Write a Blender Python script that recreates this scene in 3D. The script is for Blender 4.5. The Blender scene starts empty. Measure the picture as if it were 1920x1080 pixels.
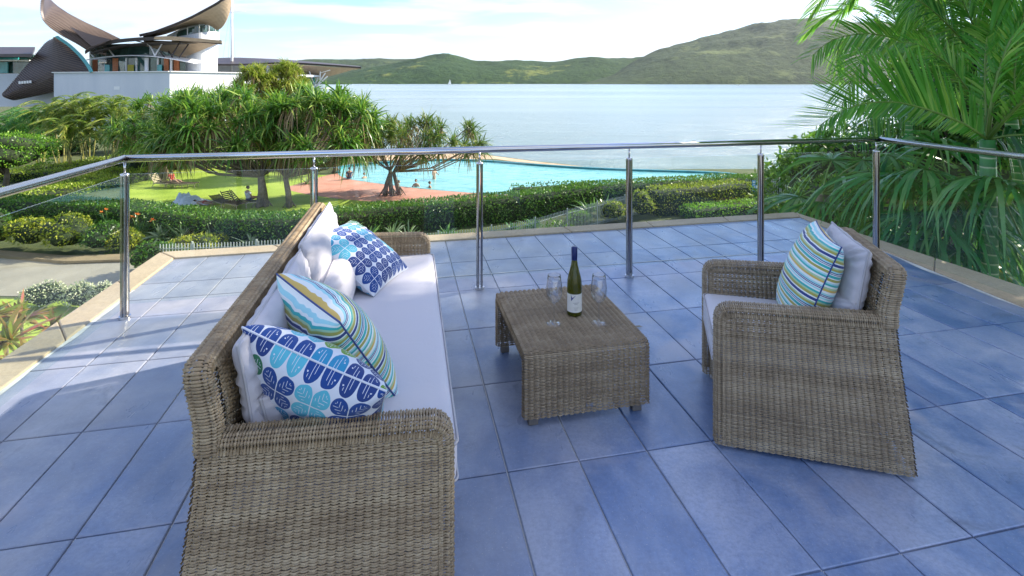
import bpy, bmesh, math, random
import numpy as np
from mathutils import Vector, Matrix
random.seed(7); RNG = np.random.default_rng(7)
sc = bpy.context.scene
R = math.radians
# ------------------------------------------------------------------ camera, world, sun, exposure
F, HY, H = 986.0, 155.0, 1.52            # focal length in px (1920 wide), horizon row, eye height above the deck
cam = bpy.data.cameras.new('camera'); camo = bpy.data.objects.new('camera', cam)
sc.collection.objects.link(camo); sc.camera = camo
camo.location = (0, 0, H); camo.rotation_euler = (R(90), 0, 0)
cam.sensor_width = 36; cam.lens = 36 * F / 1920; cam.shift_y = -(540 - HY) / 1920
cam.clip_start = 0.05; cam.clip_end = 30000
SUN_EL, SUN_AZ = 31.0, 62.0              # azimuth measured to the right of the view direction
w = bpy.data.worlds.new('World'); sc.world = w; w.use_nodes = True
nt = w.node_tree; N = nt.nodes; L = nt.links; N.clear()
wo = N.new('ShaderNodeOutputWorld'); bg = N.new('ShaderNodeBackground'); L.new(bg.outputs[0], wo.inputs[0])
sky = N.new('ShaderNodeTexSky'); sky.sky_type = 'NISHITA'; sky.sun_disc = False
sky.sun_elevation = R(SUN_EL); sky.sun_rotation = R(SUN_AZ); sky.air_density = 1.0; sky.dust_density = 0.35; sky.ozone_density = 2.5
bg.inputs[1].default_value = 0.11
tc = N.new('ShaderNodeTexCoord'); sep = N.new('ShaderNodeSeparateXYZ'); L.new(tc.outputs['Generated'], sep.inputs[0])
def wm(op, a, b=None, c=None):
    n = N.new('ShaderNodeMath'); n.operation = op
    for i, x in enumerate((a, b, c)):
        if x is None: continue
        if isinstance(x, (int, float)): n.inputs[i].default_value = x
        else: L.new(x, n.inputs[i])
    return n.outputs[0]
zz = wm('MAXIMUM', sep.outputs[2], 0.0); den = wm('ADD', zz, 0.10)
cx = wm('DIVIDE', sep.outputs[0], den); cy = wm('DIVIDE', sep.outputs[1], den)
cmb = N.new('ShaderNodeCombineXYZ'); L.new(cx, cmb.inputs[0]); L.new(wm('MULTIPLY', cy, 1.5), cmb.inputs[1])
n1 = N.new('ShaderNodeTexNoise'); n1.inputs['Scale'].default_value = 0.62; n1.inputs['Detail'].default_value = 9; n1.inputs['Roughness'].default_value = .56; n1.inputs['Distortion'].default_value = .35
L.new(cmb.outputs[0], n1.inputs[0])
cr = N.new('ShaderNodeValToRGB'); cr.color_ramp.elements[0].position = .43; cr.color_ramp.elements[1].position = .57
cr.color_ramp.interpolation = 'EASE'
L.new(n1.outputs[0], cr.inputs[0])
n2 = N.new('ShaderNodeTexNoise'); n2.inputs['Scale'].default_value = 1.3; n2.inputs['Detail'].default_value = 6; L.new(cmb.outputs[0], n2.inputs[0])
cc = N.new('ShaderNodeMix'); cc.data_type = 'RGBA'; L.new(n2.outputs[0], cc.inputs[0])
cc.inputs[6].default_value = (3.1, 3.4, 4.1, 1); cc.inputs[7].default_value = (4.6, 4.65, 4.8, 1)
tint = N.new('ShaderNodeMix'); tint.data_type = 'RGBA'; tint.blend_type = 'MULTIPLY'; tint.inputs[0].default_value = 1; L.new(sky.outputs[0], tint.inputs[6]); tint.inputs[7].default_value = (.78, .87, 1.08, 1)
mx = N.new('ShaderNodeMix'); mx.data_type = 'RGBA'
L.new(wm('MULTIPLY', cr.outputs[0], .85), mx.inputs[0]); L.new(tint.outputs[2], mx.inputs[6]); L.new(cc.outputs[2], mx.inputs[7])
L.new(mx.outputs[2], bg.inputs[0])
sun = bpy.data.lights.new('sun', 'SUN'); suno = bpy.data.objects.new('sun', sun); sc.collection.objects.link(suno)
sun.energy = 4.0; sun.angle = R(0.6); sun.color = (1, .90, .74)
sd = Vector((math.sin(R(SUN_AZ)) * math.cos(R(SUN_EL)), math.cos(R(SUN_AZ)) * math.cos(R(SUN_EL)), math.sin(R(SUN_EL))))
suno.rotation_euler = sd.to_track_quat('Z', 'Y').to_euler()
sc.view_settings.view_transform = 'Standard'; sc.view_settings.look = 'None'; sc.view_settings.gamma = 1
sc.view_settings.exposure = 1.40
sc.render.engine = 'CYCLES'
sc.cycles.max_bounces = 8; sc.cycles.transparent_max_bounces = 16; sc.cycles.caustics_reflective = False; sc.cycles.caustics_refractive = False

# ------------------------------------------------------------------ helpers
YAW = R(11.75); CY, SY = math.cos(YAW), math.sin(YAW)
def D(u, v, z=0.0): return Vector((u * CY - v * SY, u * SY + v * CY, z))       # deck coordinates to world
def onz(px, py, z):                                                             # point seen at a pixel on height z
    Y = F * (H - z) / (py - HY); return Vector(((px - 960) / F * Y, Y, z))
def atY(px, py, Y): return Vector(((px - 960) / F * Y, Y, H - (py - HY) / F * Y))
GZ = -6.0
def gnd(px, py, z=GZ): return onz(px, py, z)
col = sc.collection
def link(o, parent=None):
    col.objects.link(o)
    if parent is not None: o.parent = parent
    return o
def mk(name, V, Fc, mat=None, parent=None, smooth=False, uv=None, loc=None):
    """numpy verts, list/array of faces (tri or quad array, or list of arrays)"""
    me = bpy.data.meshes.new(name)
    V = np.asarray(V, dtype=np.float32).reshape(-1, 3)
    pyl = isinstance(Fc, list) and len(Fc) and not isinstance(Fc[0], np.ndarray)
    arrs = None if pyl else (Fc if isinstance(Fc, list) else [np.asarray(Fc)])
    if pyl:
        me.from_pydata(V.tolist(), [], [tuple(int(i) for i in f) for f in Fc])
    else:
        arrs = [a for a in arrs if a.size]
        li = np.concatenate([a.reshape(-1) for a in arrs]).astype(np.int32)
        tot = np.concatenate([np.full(len(a), a.shape[1], dtype=np.int32) for a in arrs])
        st = np.concatenate([[0], np.cumsum(tot)[:-1]]).astype(np.int32)
        me.vertices.add(len(V)); me.vertices.foreach_set('co', V.ravel())
        me.loops.add(len(li)); me.loops.foreach_set('vertex_index', li)
        me.polygons.add(len(tot)); me.polygons.foreach_set('loop_start', st)
        try: me.polygons.foreach_set('loop_total', tot)
        except Exception: pass
        me.update(calc_edges=True)
    if uv is not None:
        ul = me.uv_layers.new(name='UVMap'); idx = np.empty(len(me.loops), dtype=np.int32); me.loops.foreach_get('vertex_index', idx)
        ul.data.foreach_set('uv', np.asarray(uv, dtype=np.float32)[idx].ravel())
    if smooth: me.polygons.foreach_set('use_smooth', [True] * len(me.polygons))
    if mat is not None:
        for m in (mat if isinstance(mat, (list, tuple)) else [mat]): me.materials.append(m)
    o = bpy.data.objects.new(name, me)
    if loc is not None: o.location = loc
    return link(o, parent)
def tag(o, label=None, cat=None, group=None, kind=None):
    if label: o['label'] = label
    if cat: o['category'] = cat
    if group: o['group'] = group
    if kind: o['kind'] = kind
    return o
def thing(name, label, cat, loc=(0, 0, 0), rz=0.0, group=None):
    o = bpy.data.objects.new(name, None); o.location = loc; o.rotation_euler = (0, 0, rz); o.empty_display_size = .1
    link(o); return tag(o, label, cat, group)
class MB:
    """mesh collector"""
    def __init__(s): s.v = []; s.f = []; s.n = 0
    def add(s, V, Fs):
        V = np.asarray(V, dtype=float).reshape(-1, 3); s.v.append(V)
        for f in Fs: s.f.append(tuple(int(i) + s.n for i in f))
        s.n += len(V); return s
    def box(s, c, d, M=None):
        x, y, z = d[0] / 2, d[1] / 2, d[2] / 2
        V = np.array([[i, j, k] for i in (-x, x) for j in (-y, y) for k in (-z, z)], float)
        if M is not None: V = V @ np.array(M).T
        V = V + np.array(c)
        return s.add(V, [(0, 1, 3, 2), (4, 6, 7, 5), (0, 4, 5, 1), (2, 3, 7, 6), (0, 2, 6, 4), (1, 5, 7, 3)])
    def prism(s, poly, z0, z1):
        n = len(poly); V = [(p[0], p[1], z0) for p in poly] + [(p[0], p[1], z1) for p in poly]
        return s.add(V, [tuple(range(n - 1, -1, -1)), tuple(range(n, 2 * n))] + [(i, (i + 1) % n, n + (i + 1) % n, n + i) for i in range(n)])
    def tube(s, pts, rad, n=8, cap=True):
        pts = [Vector(p) for p in pts]; rad = rad if hasattr(rad, '__len__') else [rad] * len(pts)
        V = []; prev = None
        for i, p in enumerate(pts):
            t = (pts[min(i + 1, len(pts) - 1)] - pts[max(i - 1, 0)]).normalized()
            if prev is None: a = t.orthogonal().normalized()
            else: a = (prev - t * prev.dot(t)).normalized()
            prev = a; b = t.cross(a)
            for k in range(n):
                an = 2 * math.pi * k / n; V.append(p + (a * math.cos(an) + b * math.sin(an)) * rad[i])
        Fs = [(i * n + k, i * n + (k + 1) % n, (i + 1) * n + (k + 1) % n, (i + 1) * n + k) for i in range(len(pts) - 1) for k in range(n)]
        if cap: Fs += [tuple(range(n - 1, -1, -1)), tuple((len(pts) - 1) * n + k for k in range(n))]
        return s.add([tuple(v) for v in V], Fs)
    def lathe(s, prof, n=24, c=(0, 0, 0)):
        V = [(c[0] + r * math.cos(2 * math.pi * k / n), c[1] + r * math.sin(2 * math.pi * k / n), c[2] + z) for r, z in prof for k in range(n)]
        m = len(prof)
        return s.add(V, [(i * n + k, i * n + (k + 1) % n, (i + 1) * n + (k + 1) % n, (i + 1) * n + k) for i in range(m - 1) for k in range(n)])
    def build(s, name, mat, parent=None, smooth=False, bevel=0):
        V = np.concatenate(s.v); me = bpy.data.meshes.new(name); me.from_pydata(V.tolist(), [], s.f); me.update()
        if smooth: me.polygons.foreach_set('use_smooth', [True] * len(me.polygons))
        me.materials.append(mat); o = bpy.data.objects.new(name, me); link(o, parent)
        if bevel:
            b = o.modifiers.new('bevel', 'BEVEL'); b.width = bevel; b.segments = 2; b.limit_method = 'ANGLE'
        return o
def merge(parts):
    V = []; Q = []; n = 0
    for v, q in parts: V.append(v); Q.append(q + n); n += len(v)
    return np.concatenate(V), np.concatenate(Q)
def copy_tree(o, parent=None):
    c = o.copy(); col.objects.link(c)
    if parent is not None: c.parent = parent
    for ch in list(o.children): copy_tree(ch, c)
    return c

# ------------------------------------------------------------------ materials
class NB:
    def __init__(s, name):
        s.m = bpy.data.materials.new(name); s.m.use_nodes = True; s.t = s.m.node_tree; s.t.nodes.clear()
        s.out = s.n('ShaderNodeOutputMaterial')
    def n(s, typ, **kw):
        x = s.t.nodes.new(typ)
        for k, v in kw.items(): setattr(x, k, v)
        return x
    def set(s, sock, v):
        if isinstance(v, bpy.types.NodeSocket): s.t.links.new(v, sock)
        elif v is not None:
            if hasattr(sock.default_value, '__len__') and not hasattr(v, '__len__'): v = [v] * len(sock.default_value)
            if hasattr(sock.default_value, '__len__') and len(sock.default_value) == 4 and len(v) == 3: v = (*v, 1)
            sock.default_value = v
    def math(s, op, a, b=None, c=None, clamp=False):
        x = s.n('ShaderNodeMath', operation=op, use_clamp=clamp); s.set(x.inputs[0], a)
        if b is not None: s.set(x.inputs[1], b)
        if c is not None: s.set(x.inputs[2], c)
        return x.outputs[0]
    def noise(s, vec, scale, detail=4, rough=.5, dist=0, out=0):
        x = s.n('ShaderNodeTexNoise'); s.set(x.inputs['Vector'], vec); x.inputs['Scale'].default_value = scale
        x.inputs['Detail'].default_value = detail; x.inputs['Roughness'].default_value = rough; x.inputs['Distortion'].default_value = dist
        return x.outputs[out]
    def ramp(s, fac, stops, interp='LINEAR'):
        x = s.n('ShaderNodeValToRGB'); x.color_ramp.interpolation = interp; e = x.color_ramp.elements
        while len(e) < len(stops): e.new(.5)
        for i, (p, c) in enumerate(stops):
            e[i].position = p; e[i].color = (*c, 1) if hasattr(c, '__len__') else (c, c, c, 1)
        s.set(x.inputs[0], fac); return x.outputs[0]
    def mix(s, f, a, b, typ='MIX'):
        x = s.n('ShaderNodeMix', data_type='RGBA', blend_type=typ); s.set(x.inputs[0], f); s.set(x.inputs[6], a); s.set(x.inputs[7], b)
        return x.outputs[2]
    def pos(s): return s.n('ShaderNodeNewGeometry').outputs['Position']
    def obj(s): return s.n('ShaderNodeTexCoord').outputs['Object']
    def uv(s): return s.n('ShaderNodeTexCoord').outputs['UV']
    def rnd(s): return s.n('ShaderNodeObjectInfo').outputs['Random']
    def isl(s): return s.n('ShaderNodeNewGeometry').outputs['Random Per Island']
    def mapv(s, vec, scale=(1, 1, 1), rot=(0, 0, 0), loc=(0, 0, 0)):
        x = s.n('ShaderNodeMapping'); s.set(x.inputs[0], vec); x.inputs['Scale'].default_value = scale
        x.inputs['Rotation'].default_value = rot; x.inputs['Location'].default_value = loc; return x.outputs[0]
    def bump(s, h, strength=.3, dist=.01):
        x = s.n('ShaderNodeBump'); x.inputs['Strength'].default_value = strength; x.inputs['Distance'].default_value = dist
        s.set(x.inputs['Height'], h); return x.outputs[0]
    def pbr(s, col, rough=.6, metal=0, normal=None, spec=.5, trans=0, sheen=0, link=True, emis=None):
        x = s.n('ShaderNodeBsdfPrincipled'); s.set(x.inputs['Base Color'], col); s.set(x.inputs['Roughness'], rough)
        s.set(x.inputs['Metallic'], metal); s.set(x.inputs['Specular IOR Level'], spec)
        if sheen: x.inputs['Sheen Weight'].default_value = sheen
        if normal is not None: s.set(x.inputs['Normal'], normal)
        if link: s.t.links.new(x.outputs[0], s.out.inputs[0])
        s.p = x; return x.outputs[0]
def simple(name, c, rough=.6, metal=0, nscale=8, var=.15, bump=0, spec=.5):
    b = NB(name); f = b.noise(b.obj(), nscale, 5, .6)
    c = np.array(c); colr = b.ramp(f, [(.3, tuple(c * (1 - var))), (.7, tuple(np.minimum(c * (1 + var), 1)))])
    nm = b.bump(b.noise(b.obj(), nscale * 6, 4, .7), bump, .01) if bump else None
    b.pbr(colr, rough, metal, nm, spec); return b.m
def leafmat(name, c1, c2, c3=None, rough=.38, tr=.35, nscale=.8, spec=.5):
    """foliage: colour differs from leaf to leaf (island) and from clump to clump (position)"""
    b = NB(name); i = b.isl(); f = b.noise(b.pos(), nscale, 3, .6)
    s = b.math('ADD', b.math('MULTIPLY', i, .5), b.math('MULTIPLY', f, .6), clamp=True)
    st = [(.22, c1), (.58, c2)] + ([(.84, c3)] if c3 else [])
    colr = b.ramp(s, st)
    p = b.pbr(colr, rough, 0, None, spec, link=False)
    t = b.n('ShaderNodeBsdfTranslucent'); b.set(t.inputs[0], b.mix(.5, colr, (.18, .36, .03)))
    m = b.n('ShaderNodeMixShader'); m.inputs[0].default_value = tr
    b.t.links.new(p, m.inputs[1]); b.t.links.new(t.outputs[0], m.inputs[2]); b.t.links.new(m.outputs[0], b.out.inputs[0])
    return b.m
def glassmat(name, tint=(.95, .985, .965), refl=1.0, rough=0.0, base=.04):
    b = NB(name); lw = b.n('ShaderNodeLayerWeight'); lw.inputs[0].default_value = .5
    fr = b.math('ADD', base, b.math('MULTIPLY', b.math('POWER', lw.outputs[1], 5.0), .9))
    t = b.n('ShaderNodeBsdfTransparent'); b.set(t.inputs[0], tint); g = b.n('ShaderNodeBsdfGlossy'); g.inputs['Roughness'].default_value = rough
    m = b.n('ShaderNodeMixShader'); b.set(m.inputs[0], b.math('MULTIPLY', fr, refl, clamp=True))
    b.t.links.new(t.outputs[0], m.inputs[1]); b.t.links.new(g.outputs[0], m.inputs[2]); b.t.links.new(m.outputs[0], b.out.inputs[0])
    return b.m
M = {}
# slate tile
b = NB('slate_tile'); P = b.pos(); r = b.rnd()
f1 = b.noise(P, 2.6, 6, .62, .6); f2 = b.noise(b.mapv(P, (1, .35, 1), (0, 0, R(-60))), 6, 5, .6); f3 = b.noise(P, 60, 5, .75)
base = b.ramp(b.math('ADD', b.math('MULTIPLY', f1, .82), b.math('MULTIPLY', r, .20)), [(.30, (.05, .125, .31)), (.5, (.165, .25, .45)), (.70, (.38, .43, .58))])
base = b.mix(b.ramp(f2, [(.48, 0), (.75, .5)]), base, (.42, .44, .52))
base = b.mix(b.ramp(f3, [(.3, .35), (.6, 0)]), base, (.06, .08, .14))
px_ = b.n('ShaderNodeSeparateXYZ'); b.set(px_.inputs[0], P); wz = b.math('ADD', b.noise(P, .8, 4, .65, .5), b.math('ADD', b.math('MULTIPLY', px_.outputs[0], -.085), b.math('MULTIPLY', px_.outputs[1], .045)))  # blotchy weathering plus painted sky sheen, greyer to left and back
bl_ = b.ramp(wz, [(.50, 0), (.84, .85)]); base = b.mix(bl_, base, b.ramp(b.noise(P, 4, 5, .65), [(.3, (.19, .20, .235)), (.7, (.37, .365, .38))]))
sp_ = b.ramp(b.noise(P, 3.1, 5, .7, 1.0), [(.60, 0), (.72, .55)]); base = b.mix(sp_, base, (.10, .12, .17))
gr_ = b.ramp(b.noise(P, 170, 2, .5), [(.66, 0), (.72, .6)]); base = b.mix(gr_, base, (.5, .5, .52))
wr = b.ramp(b.noise(P, 1.1, 4, .6, 1.2), [(.56, 0), (.68, .65)])
base = b.mix(wr, base, (.38, .36, .42))
rg = b.ramp(f2, [(.3, .24), (.7, .46)])
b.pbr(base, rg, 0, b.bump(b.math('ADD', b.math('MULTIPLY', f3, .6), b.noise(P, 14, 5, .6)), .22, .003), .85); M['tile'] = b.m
# grout: dark with pale lime bloom towards the left and back of the deck
b = NB('grout'); P = b.pos(); sp = b.n('ShaderNodeSeparateXYZ'); b.set(sp.inputs[0], P)
g = b.math('ADD', b.math('MULTIPLY', sp.outputs[0], -.55), b.math('MULTIPLY', sp.outputs[1], .55))
g = b.math('ADD', b.math('MULTIPLY', g, .3), b.math('MULTIPLY', b.noise(P, 1.7, 4, .6), .9))
b.pbr(b.ramp(g, [(.36, (.03, .034, .045)), (.55, (.66, .66, .64))]), .9); M['grout'] = b.m
b = NB('lime_bloom'); P = b.pos(); b.pbr(b.ramp(b.noise(P, 5, 5, .65), [(.3, (.42, .43, .45)), (.6, (.72, .72, .70))]), .85, 0, b.bump(b.noise(P, 60, 4, .7), .4, .004)); M['bloom'] = b.m
b = NB('sandstone_coping'); P = b.pos(); f = b.noise(P, 1.4, 5, .6); f2 = b.noise(P, 45, 6, .7)
c = b.ramp(f, [(.3, (.42, .32, .205)), (.7, (.57, .45, .31))]); c = b.mix(b.ramp(f2, [(.35, .35), (.6, 0)]), c, (.24, .19, .14))
c = b.mix(b.ramp(b.noise(P, 3, 5, .7), [(.55, 0), (.75, .35)]), c, (.33, .31, .29))
b.pbr(c, .82, 0, b.bump(f2, .35, .004)); M['stone'] = b.m
# brushed stainless steel
b = NB('stainless_steel'); b.pbr((.62, .62, .63), .16, 1.0, b.bump(b.noise(b.mapv(b.obj(), (3, 3, 60)), 6, 3, .6), .03, .002)); M['steel'] = b.m
b = NB('satin_post_steel'); b.pbr((.40, .39, .38), .14, 1.0); M['steel_post'] = b.m
M['steel_dark'] = simple('dull_steel', (.30, .30, .31), .35, .9)
M['pane'] = glassmat('balustrade_glass', (.955, .985, .97), .8)
M['wineglass'] = glassmat('clear_crystal', (.955, .96, .97), 1.5, 0, .10)
# wicker strands
b = NB('wicker'); P = b.obj(); i = b.isl(); f = b.noise(P, 9, 4, .6); f2 = b.noise(b.mapv(P, (1, 1, 3)), 240, 3, .7)
s = b.math('ADD', b.math('MULTIPLY', i, .22), b.math('MULTIPLY', f, .75))
c = b.ramp(s, [(.25, (.25, .172, .092)), (.5, (.40, .295, .170)), (.75, (.56, .445, .28))]); c = b.mix(b.ramp(f2, [(.4, .4), (.65, 0)]), c, (.09, .07, .05))
b.pbr(c, .42, 0, b.bump(f2, .25, .001), .5); M['wicker'] = b.m
b = NB('wicker_grey'); P = b.obj(); i = b.isl(); f = b.noise(P, 9, 4, .6)
s = b.math('ADD', b.math('MULTIPLY', i, .22), b.math('MULTIPLY', f, .75))
b.pbr(b.ramp(s, [(.25, (.18, .130, .078)), (.5, (.295, .225, .140)), (.75, (.43, .345, .23))]), .40, 0, None, .5); M['wicker_grey'] = b.m
M['stake'] = simple('wicker_stake', (.10, .075, .05), .6)
M['foot'] = simple('foot_plastic', (.18, .16, .14), .5)
M['footpale'] = simple('foot_pale', (.55, .52, .5), .5)
def fabric(name, c, bumpk=.25):
    b = NB(name); U = b.uv(); wv = b.noise(b.mapv(U, (900, 900, 1)), 1, 2, .5); wk = b.noise(b.obj(), 7, 4, .55, .8)
    cc = b.mix(b.ramp(wv, [(.3, .12), (.7, 0)]), c, tuple(x * .75 for x in c))
    b.pbr(cc, .85, 0, b.bump(b.math('ADD', b.math('MULTIPLY', wk, 1.0), b.math('MULTIPLY', wv, .05)), bumpk, .02), .25, sheen=.25); return b.m
M['white_fabric'] = fabric('pale_grey_fabric', (.50, .485, .52))
M['seat_fabric'] = fabric('seat_fabric', (.58, .565, .61), .16)
M['piping'] = simple('piping', (.42, .41, .43), .8)
# striped print
b = NB('striped_print'); U = b.n('ShaderNodeSeparateXYZ'); b.set(U.inputs[0], b.uv())
f = b.math('FRACT', b.math('MULTIPLY', U.outputs[1], 2.3))
W = (.78, .82, .80); TE = (.03, .42, .42); OL = (.38, .36, .08); NV = (.02, .05, .22); LB = (.35, .68, .74); YE = (.62, .43, .10); LG = (.40, .58, .34)
st = [(0, NV), (.055, W), (.085, OL), (.14, LG), (.175, TE), (.215, W), (.25, LB), (.285, W), (.30, NV), (.318, W), (.33, NV), (.345, LB), (.385, W), (.43, YE), (.48, LG), (.52, W), (.56, TE), (.60, LB), (.635, W), (.665, OL), (.72, W), (.745, TE), (.80, W), (.82, NV), (.835, W), (.85, NV), (.87, LB), (.90, OL), (.945, LG), (.975, W)]
c = b.ramp(f, st, 'CONSTANT')
wv = b.noise(b.mapv(b.uv(), (700, 700, 1)), 1, 2, .5)
b.pbr(b.mix(b.ramp(wv, [(.35, .12), (.6, 0)]), c, (.3, .3, .3)), .8, 0, b.bump(b.noise(b.obj(), 9, 4, .5, .6), .3, .02), .25, sheen=.2); M['stripes'] = b.m
# petal print: clusters of four round petals with chevron veins
b = NB('petal_print'); U = b.n('ShaderNodeSeparateXYZ'); b.set(U.inputs[0], b.uv()); K = 8.0
pu = b.math('MULTIPLY', U.outputs[0], K); pv = b.math('MULTIPLY', U.outputs[1], K)
fu = b.math('FRACT', pu); fv = b.math('FRACT', pv)
cu = b.math('FLOOR', b.math('DIVIDE', pu, 2)); cv = b.math('FLOOR', b.math('DIVIDE', pv, 2))
eu = b.math('MODULO', b.math('FLOOR', pu), 2); ev = b.math('MODULO', b.math('FLOOR', pv), 2)
def flip(f, e): return b.math('ABSOLUTE', b.math('SUBTRACT', b.math('SUBTRACT', 1.0, e), f))      # 0 at the cluster centre
x = flip(fu, eu); y = flip(fv, ev)
dx = b.math('SUBTRACT', x, .5); dy = b.math('SUBTRACT', y, .5)
rr = b.math('SQRT', b.math('ADD', b.math('MULTIPLY', dx, dx), b.math('MULTIPLY', dy, dy)))
circ = b.math('LESS_THAN', rr, .478)
corner = b.math('MULTIPLY', b.math('MULTIPLY', b.math('LESS_THAN', x, .5), b.math('LESS_THAN', y, .5)), b.math('GREATER_THAN', b.math('MINIMUM', x, y), .03))
inside = b.math('MAXIMUM', circ, corner)
dif = b.math('ABSOLUTE', b.math('SUBTRACT', x, y)); sm = b.math('ADD', x, y)
ch = b.math('FRACT', b.math('MULTIPLY', b.math('SUBTRACT', sm, b.math('MULTIPLY', dif, 1.0)), 3.0))
vein = b.math('MULTIPLY', b.math('LESS_THAN', ch, .17), b.math('MULTIPLY', b.math('GREATER_THAN', dif, .03), b.math('LESS_THAN', dif, .36)))
vein = b.math('MULTIPLY', vein, b.math('MULTIPLY', b.math('GREATER_THAN', sm, .45), b.math('LESS_THAN', rr, .34)))
ink = b.math('MULTIPLY', inside, b.math('SUBTRACT', 1.0, vein))
wn = b.n('ShaderNodeTexWhiteNoise', noise_dimensions='2D'); cb = b.n('ShaderNodeCombineXYZ'); b.set(cb.inputs[0], b.math('ADD', cu, 3.3)); b.set(cb.inputs[1], b.math('MULTIPLY', cv, 1.7)); b.set(wn.inputs[0], cb.outputs[0])
cc = b.ramp(wn.outputs[0], [(0, (.015, .06, .25)), (.3, (.03, .26, .46)), (.5, (.02, .05, .20)), (.68, (.10, .45, .58)), (.82, (.14, .30, .04)), (.91, (.03, .16, .08))], 'CONSTANT')
c = b.mix(ink, (.64, .67, .74), cc)
b.pbr(c, .8, 0, b.bump(b.noise(b.obj(), 9, 4, .5, .6), .3, .02), .25, sheen=.2); M['petals'] = b.m
# bottle
b = NB('bottle_glass'); b.pbr((.12, .13, .012), .04, 0, None, .6); b.p.inputs['Transmission Weight'].default_value = .6; b.p.inputs['IOR'].default_value = 1.45; M['bottle'] = b.m
M['cap'] = simple('blue_capsule', (.008, .02, .11), .3, .3)
M['label'] = simple('paper_label', (.76, .75, .70), .7, 0, 30, .04); M['labelblue'] = simple('label_blue', (.03, .05, .25), .6)
M['ink'] = simple('label_ink', (.15, .15, .16), .7)
# ground materials
b = NB('lawn_grass'); P = b.pos(); f = b.noise(P, .35, 4, .6); f2 = b.noise(P, 9, 5, .8)
c = b.ramp(b.math('ADD', b.math('MULTIPLY', f, .6), b.math('MULTIPLY', f2, .4)), [(.3, (.17, .26, .03)), (.5, (.33, .44, .06)), (.72, (.50, .56, .12))])
b.pbr(c, .8, 0, b.bump(f2, .6, .05), .2); M['lawn'] = b.m
b = NB('soil_ground'); P = b.pos(); f = b.noise(P, 1.2, 6, .7); b.pbr(b.ramp(f, [(.3, (.04, .06, .015)), (.7, (.11, .13, .04))]), .95, 0, b.bump(f, .6, .05)); M['soil'] = b.m
b = NB('path_concrete'); P = b.pos(); f = b.noise(P, .8, 6, .65); b.pbr(b.ramp(f, [(.3, (.24, .22, .17)), (.7, (.34, .31, .24))]), .9, 0, b.bump(b.noise(P, 20, 4, .7), .4, .01)); M['path'] = b.m
b = NB('path_edge'); P = b.pos(); f = b.noise(P, 1.5, 6, .65); b.pbr(b.ramp(f, [(.3, (.18, .14, .075)), (.7, (.27, .20, .11))]), .9); M['edge'] = b.m
b = NB('red_paving'); P = b.pos(); f = b.noise(P, .5, 6, .65, .5); b.pbr(b.ramp(f, [(.3, (.52, .22, .15)), (.6, (.62, .31, .23)), (.8, (.70, .45, .36))]), .7, 0, b.bump(b.noise(P, 12, 4, .7), .4, .01)); M['red'] = b.m
b = NB('beach_sand'); P = b.pos(); f = b.noise(P, .6, 6, .65); b.pbr(b.ramp(f, [(.3, (.46, .31, .19)), (.7, (.62, .46, .31))]), .95, 0, b.bump(f, .4, .05)); M['sand'] = b.m
M['poolrim'] = simple('pool_rim_tile', (.02, .20, .22), .3, 0, 2, .3)
b = NB('pool_water'); P = b.pos(); f = b.noise(b.mapv(P, (.5, 1.3, 1)), 1.6, 5, .6, 1.0)
c = b.ramp(b.noise(b.mapv(P, (.35, 1, 1)), 1.3, 5, .65, 1.5), [(.35, (.14, .46, .50)), (.62, (.30, .66, .68)), (.8, (.50, .80, .78))])
b.pbr(c, .12, 0, b.bump(f, .5, .12), .5); M['pool'] = b.m
b = NB('sea_water'); P = b.pos()
fa = b.noise(b.mapv(P, (.10, .34, 1)), 1.0, 8, .72, .6); fb = b.noise(b.mapv(P, (.6, 1.6, 1)), 1.0, 5, .65); fl = b.noise(b.mapv(P, (.0012, .008, 1)), 1.0, 5, .6, .4)
c = b.ramp(fl, [(.35, (.22, .31, .31)), (.65, (.34, .43, .42))])
b.pbr(c, .22, 0, b.bump(b.math('ADD', b.math('MULTIPLY', fa, 1.0), b.math('MULTIPLY', fb, .16)), 1.0, .9), .5); M['sea'] = b.m
def hillmat(name, forest1, forest2, grass, gpos):
    b = NB(name); P = b.pos(); n1 = b.noise(P, .0022, 8, .62, .4); n2 = b.noise(P, .03, 6, .75); n3 = b.noise(P, .0075, 7, .65)
    c = b.ramp(n2, [(.35, forest1), (.65, forest2)]); gm = b.ramp(b.math('ADD', b.math('MULTIPLY', n1, .6), b.math('MULTIPLY', n3, .4)), [(gpos, 0), (gpos + .07, 1)])
    c = b.mix(gm, c, b.mix(n2, grass, tuple(x * .6 for x in grass)))
    b.pbr(c, .95, 0, b.bump(b.math('ADD', b.math('MULTIPLY', n2, 12.0), b.math('MULTIPLY', n3, 30.0)), .8, 1.0), .1); return b.m
M['hill_mid'] = hillmat('forested_hill', (.018, .050, .020), (.055, .105, .026), (.26, .30, .07), .555)
M['hill_far'] = hillmat('far_hill', (.028, .055, .022), (.07, .11, .03), (.20, .23, .07), .60)
M['hill_right'] = hillmat('right_hill', (.028, .052, .026), (.07, .105, .042), (.17, .22, .08), .55)
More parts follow.
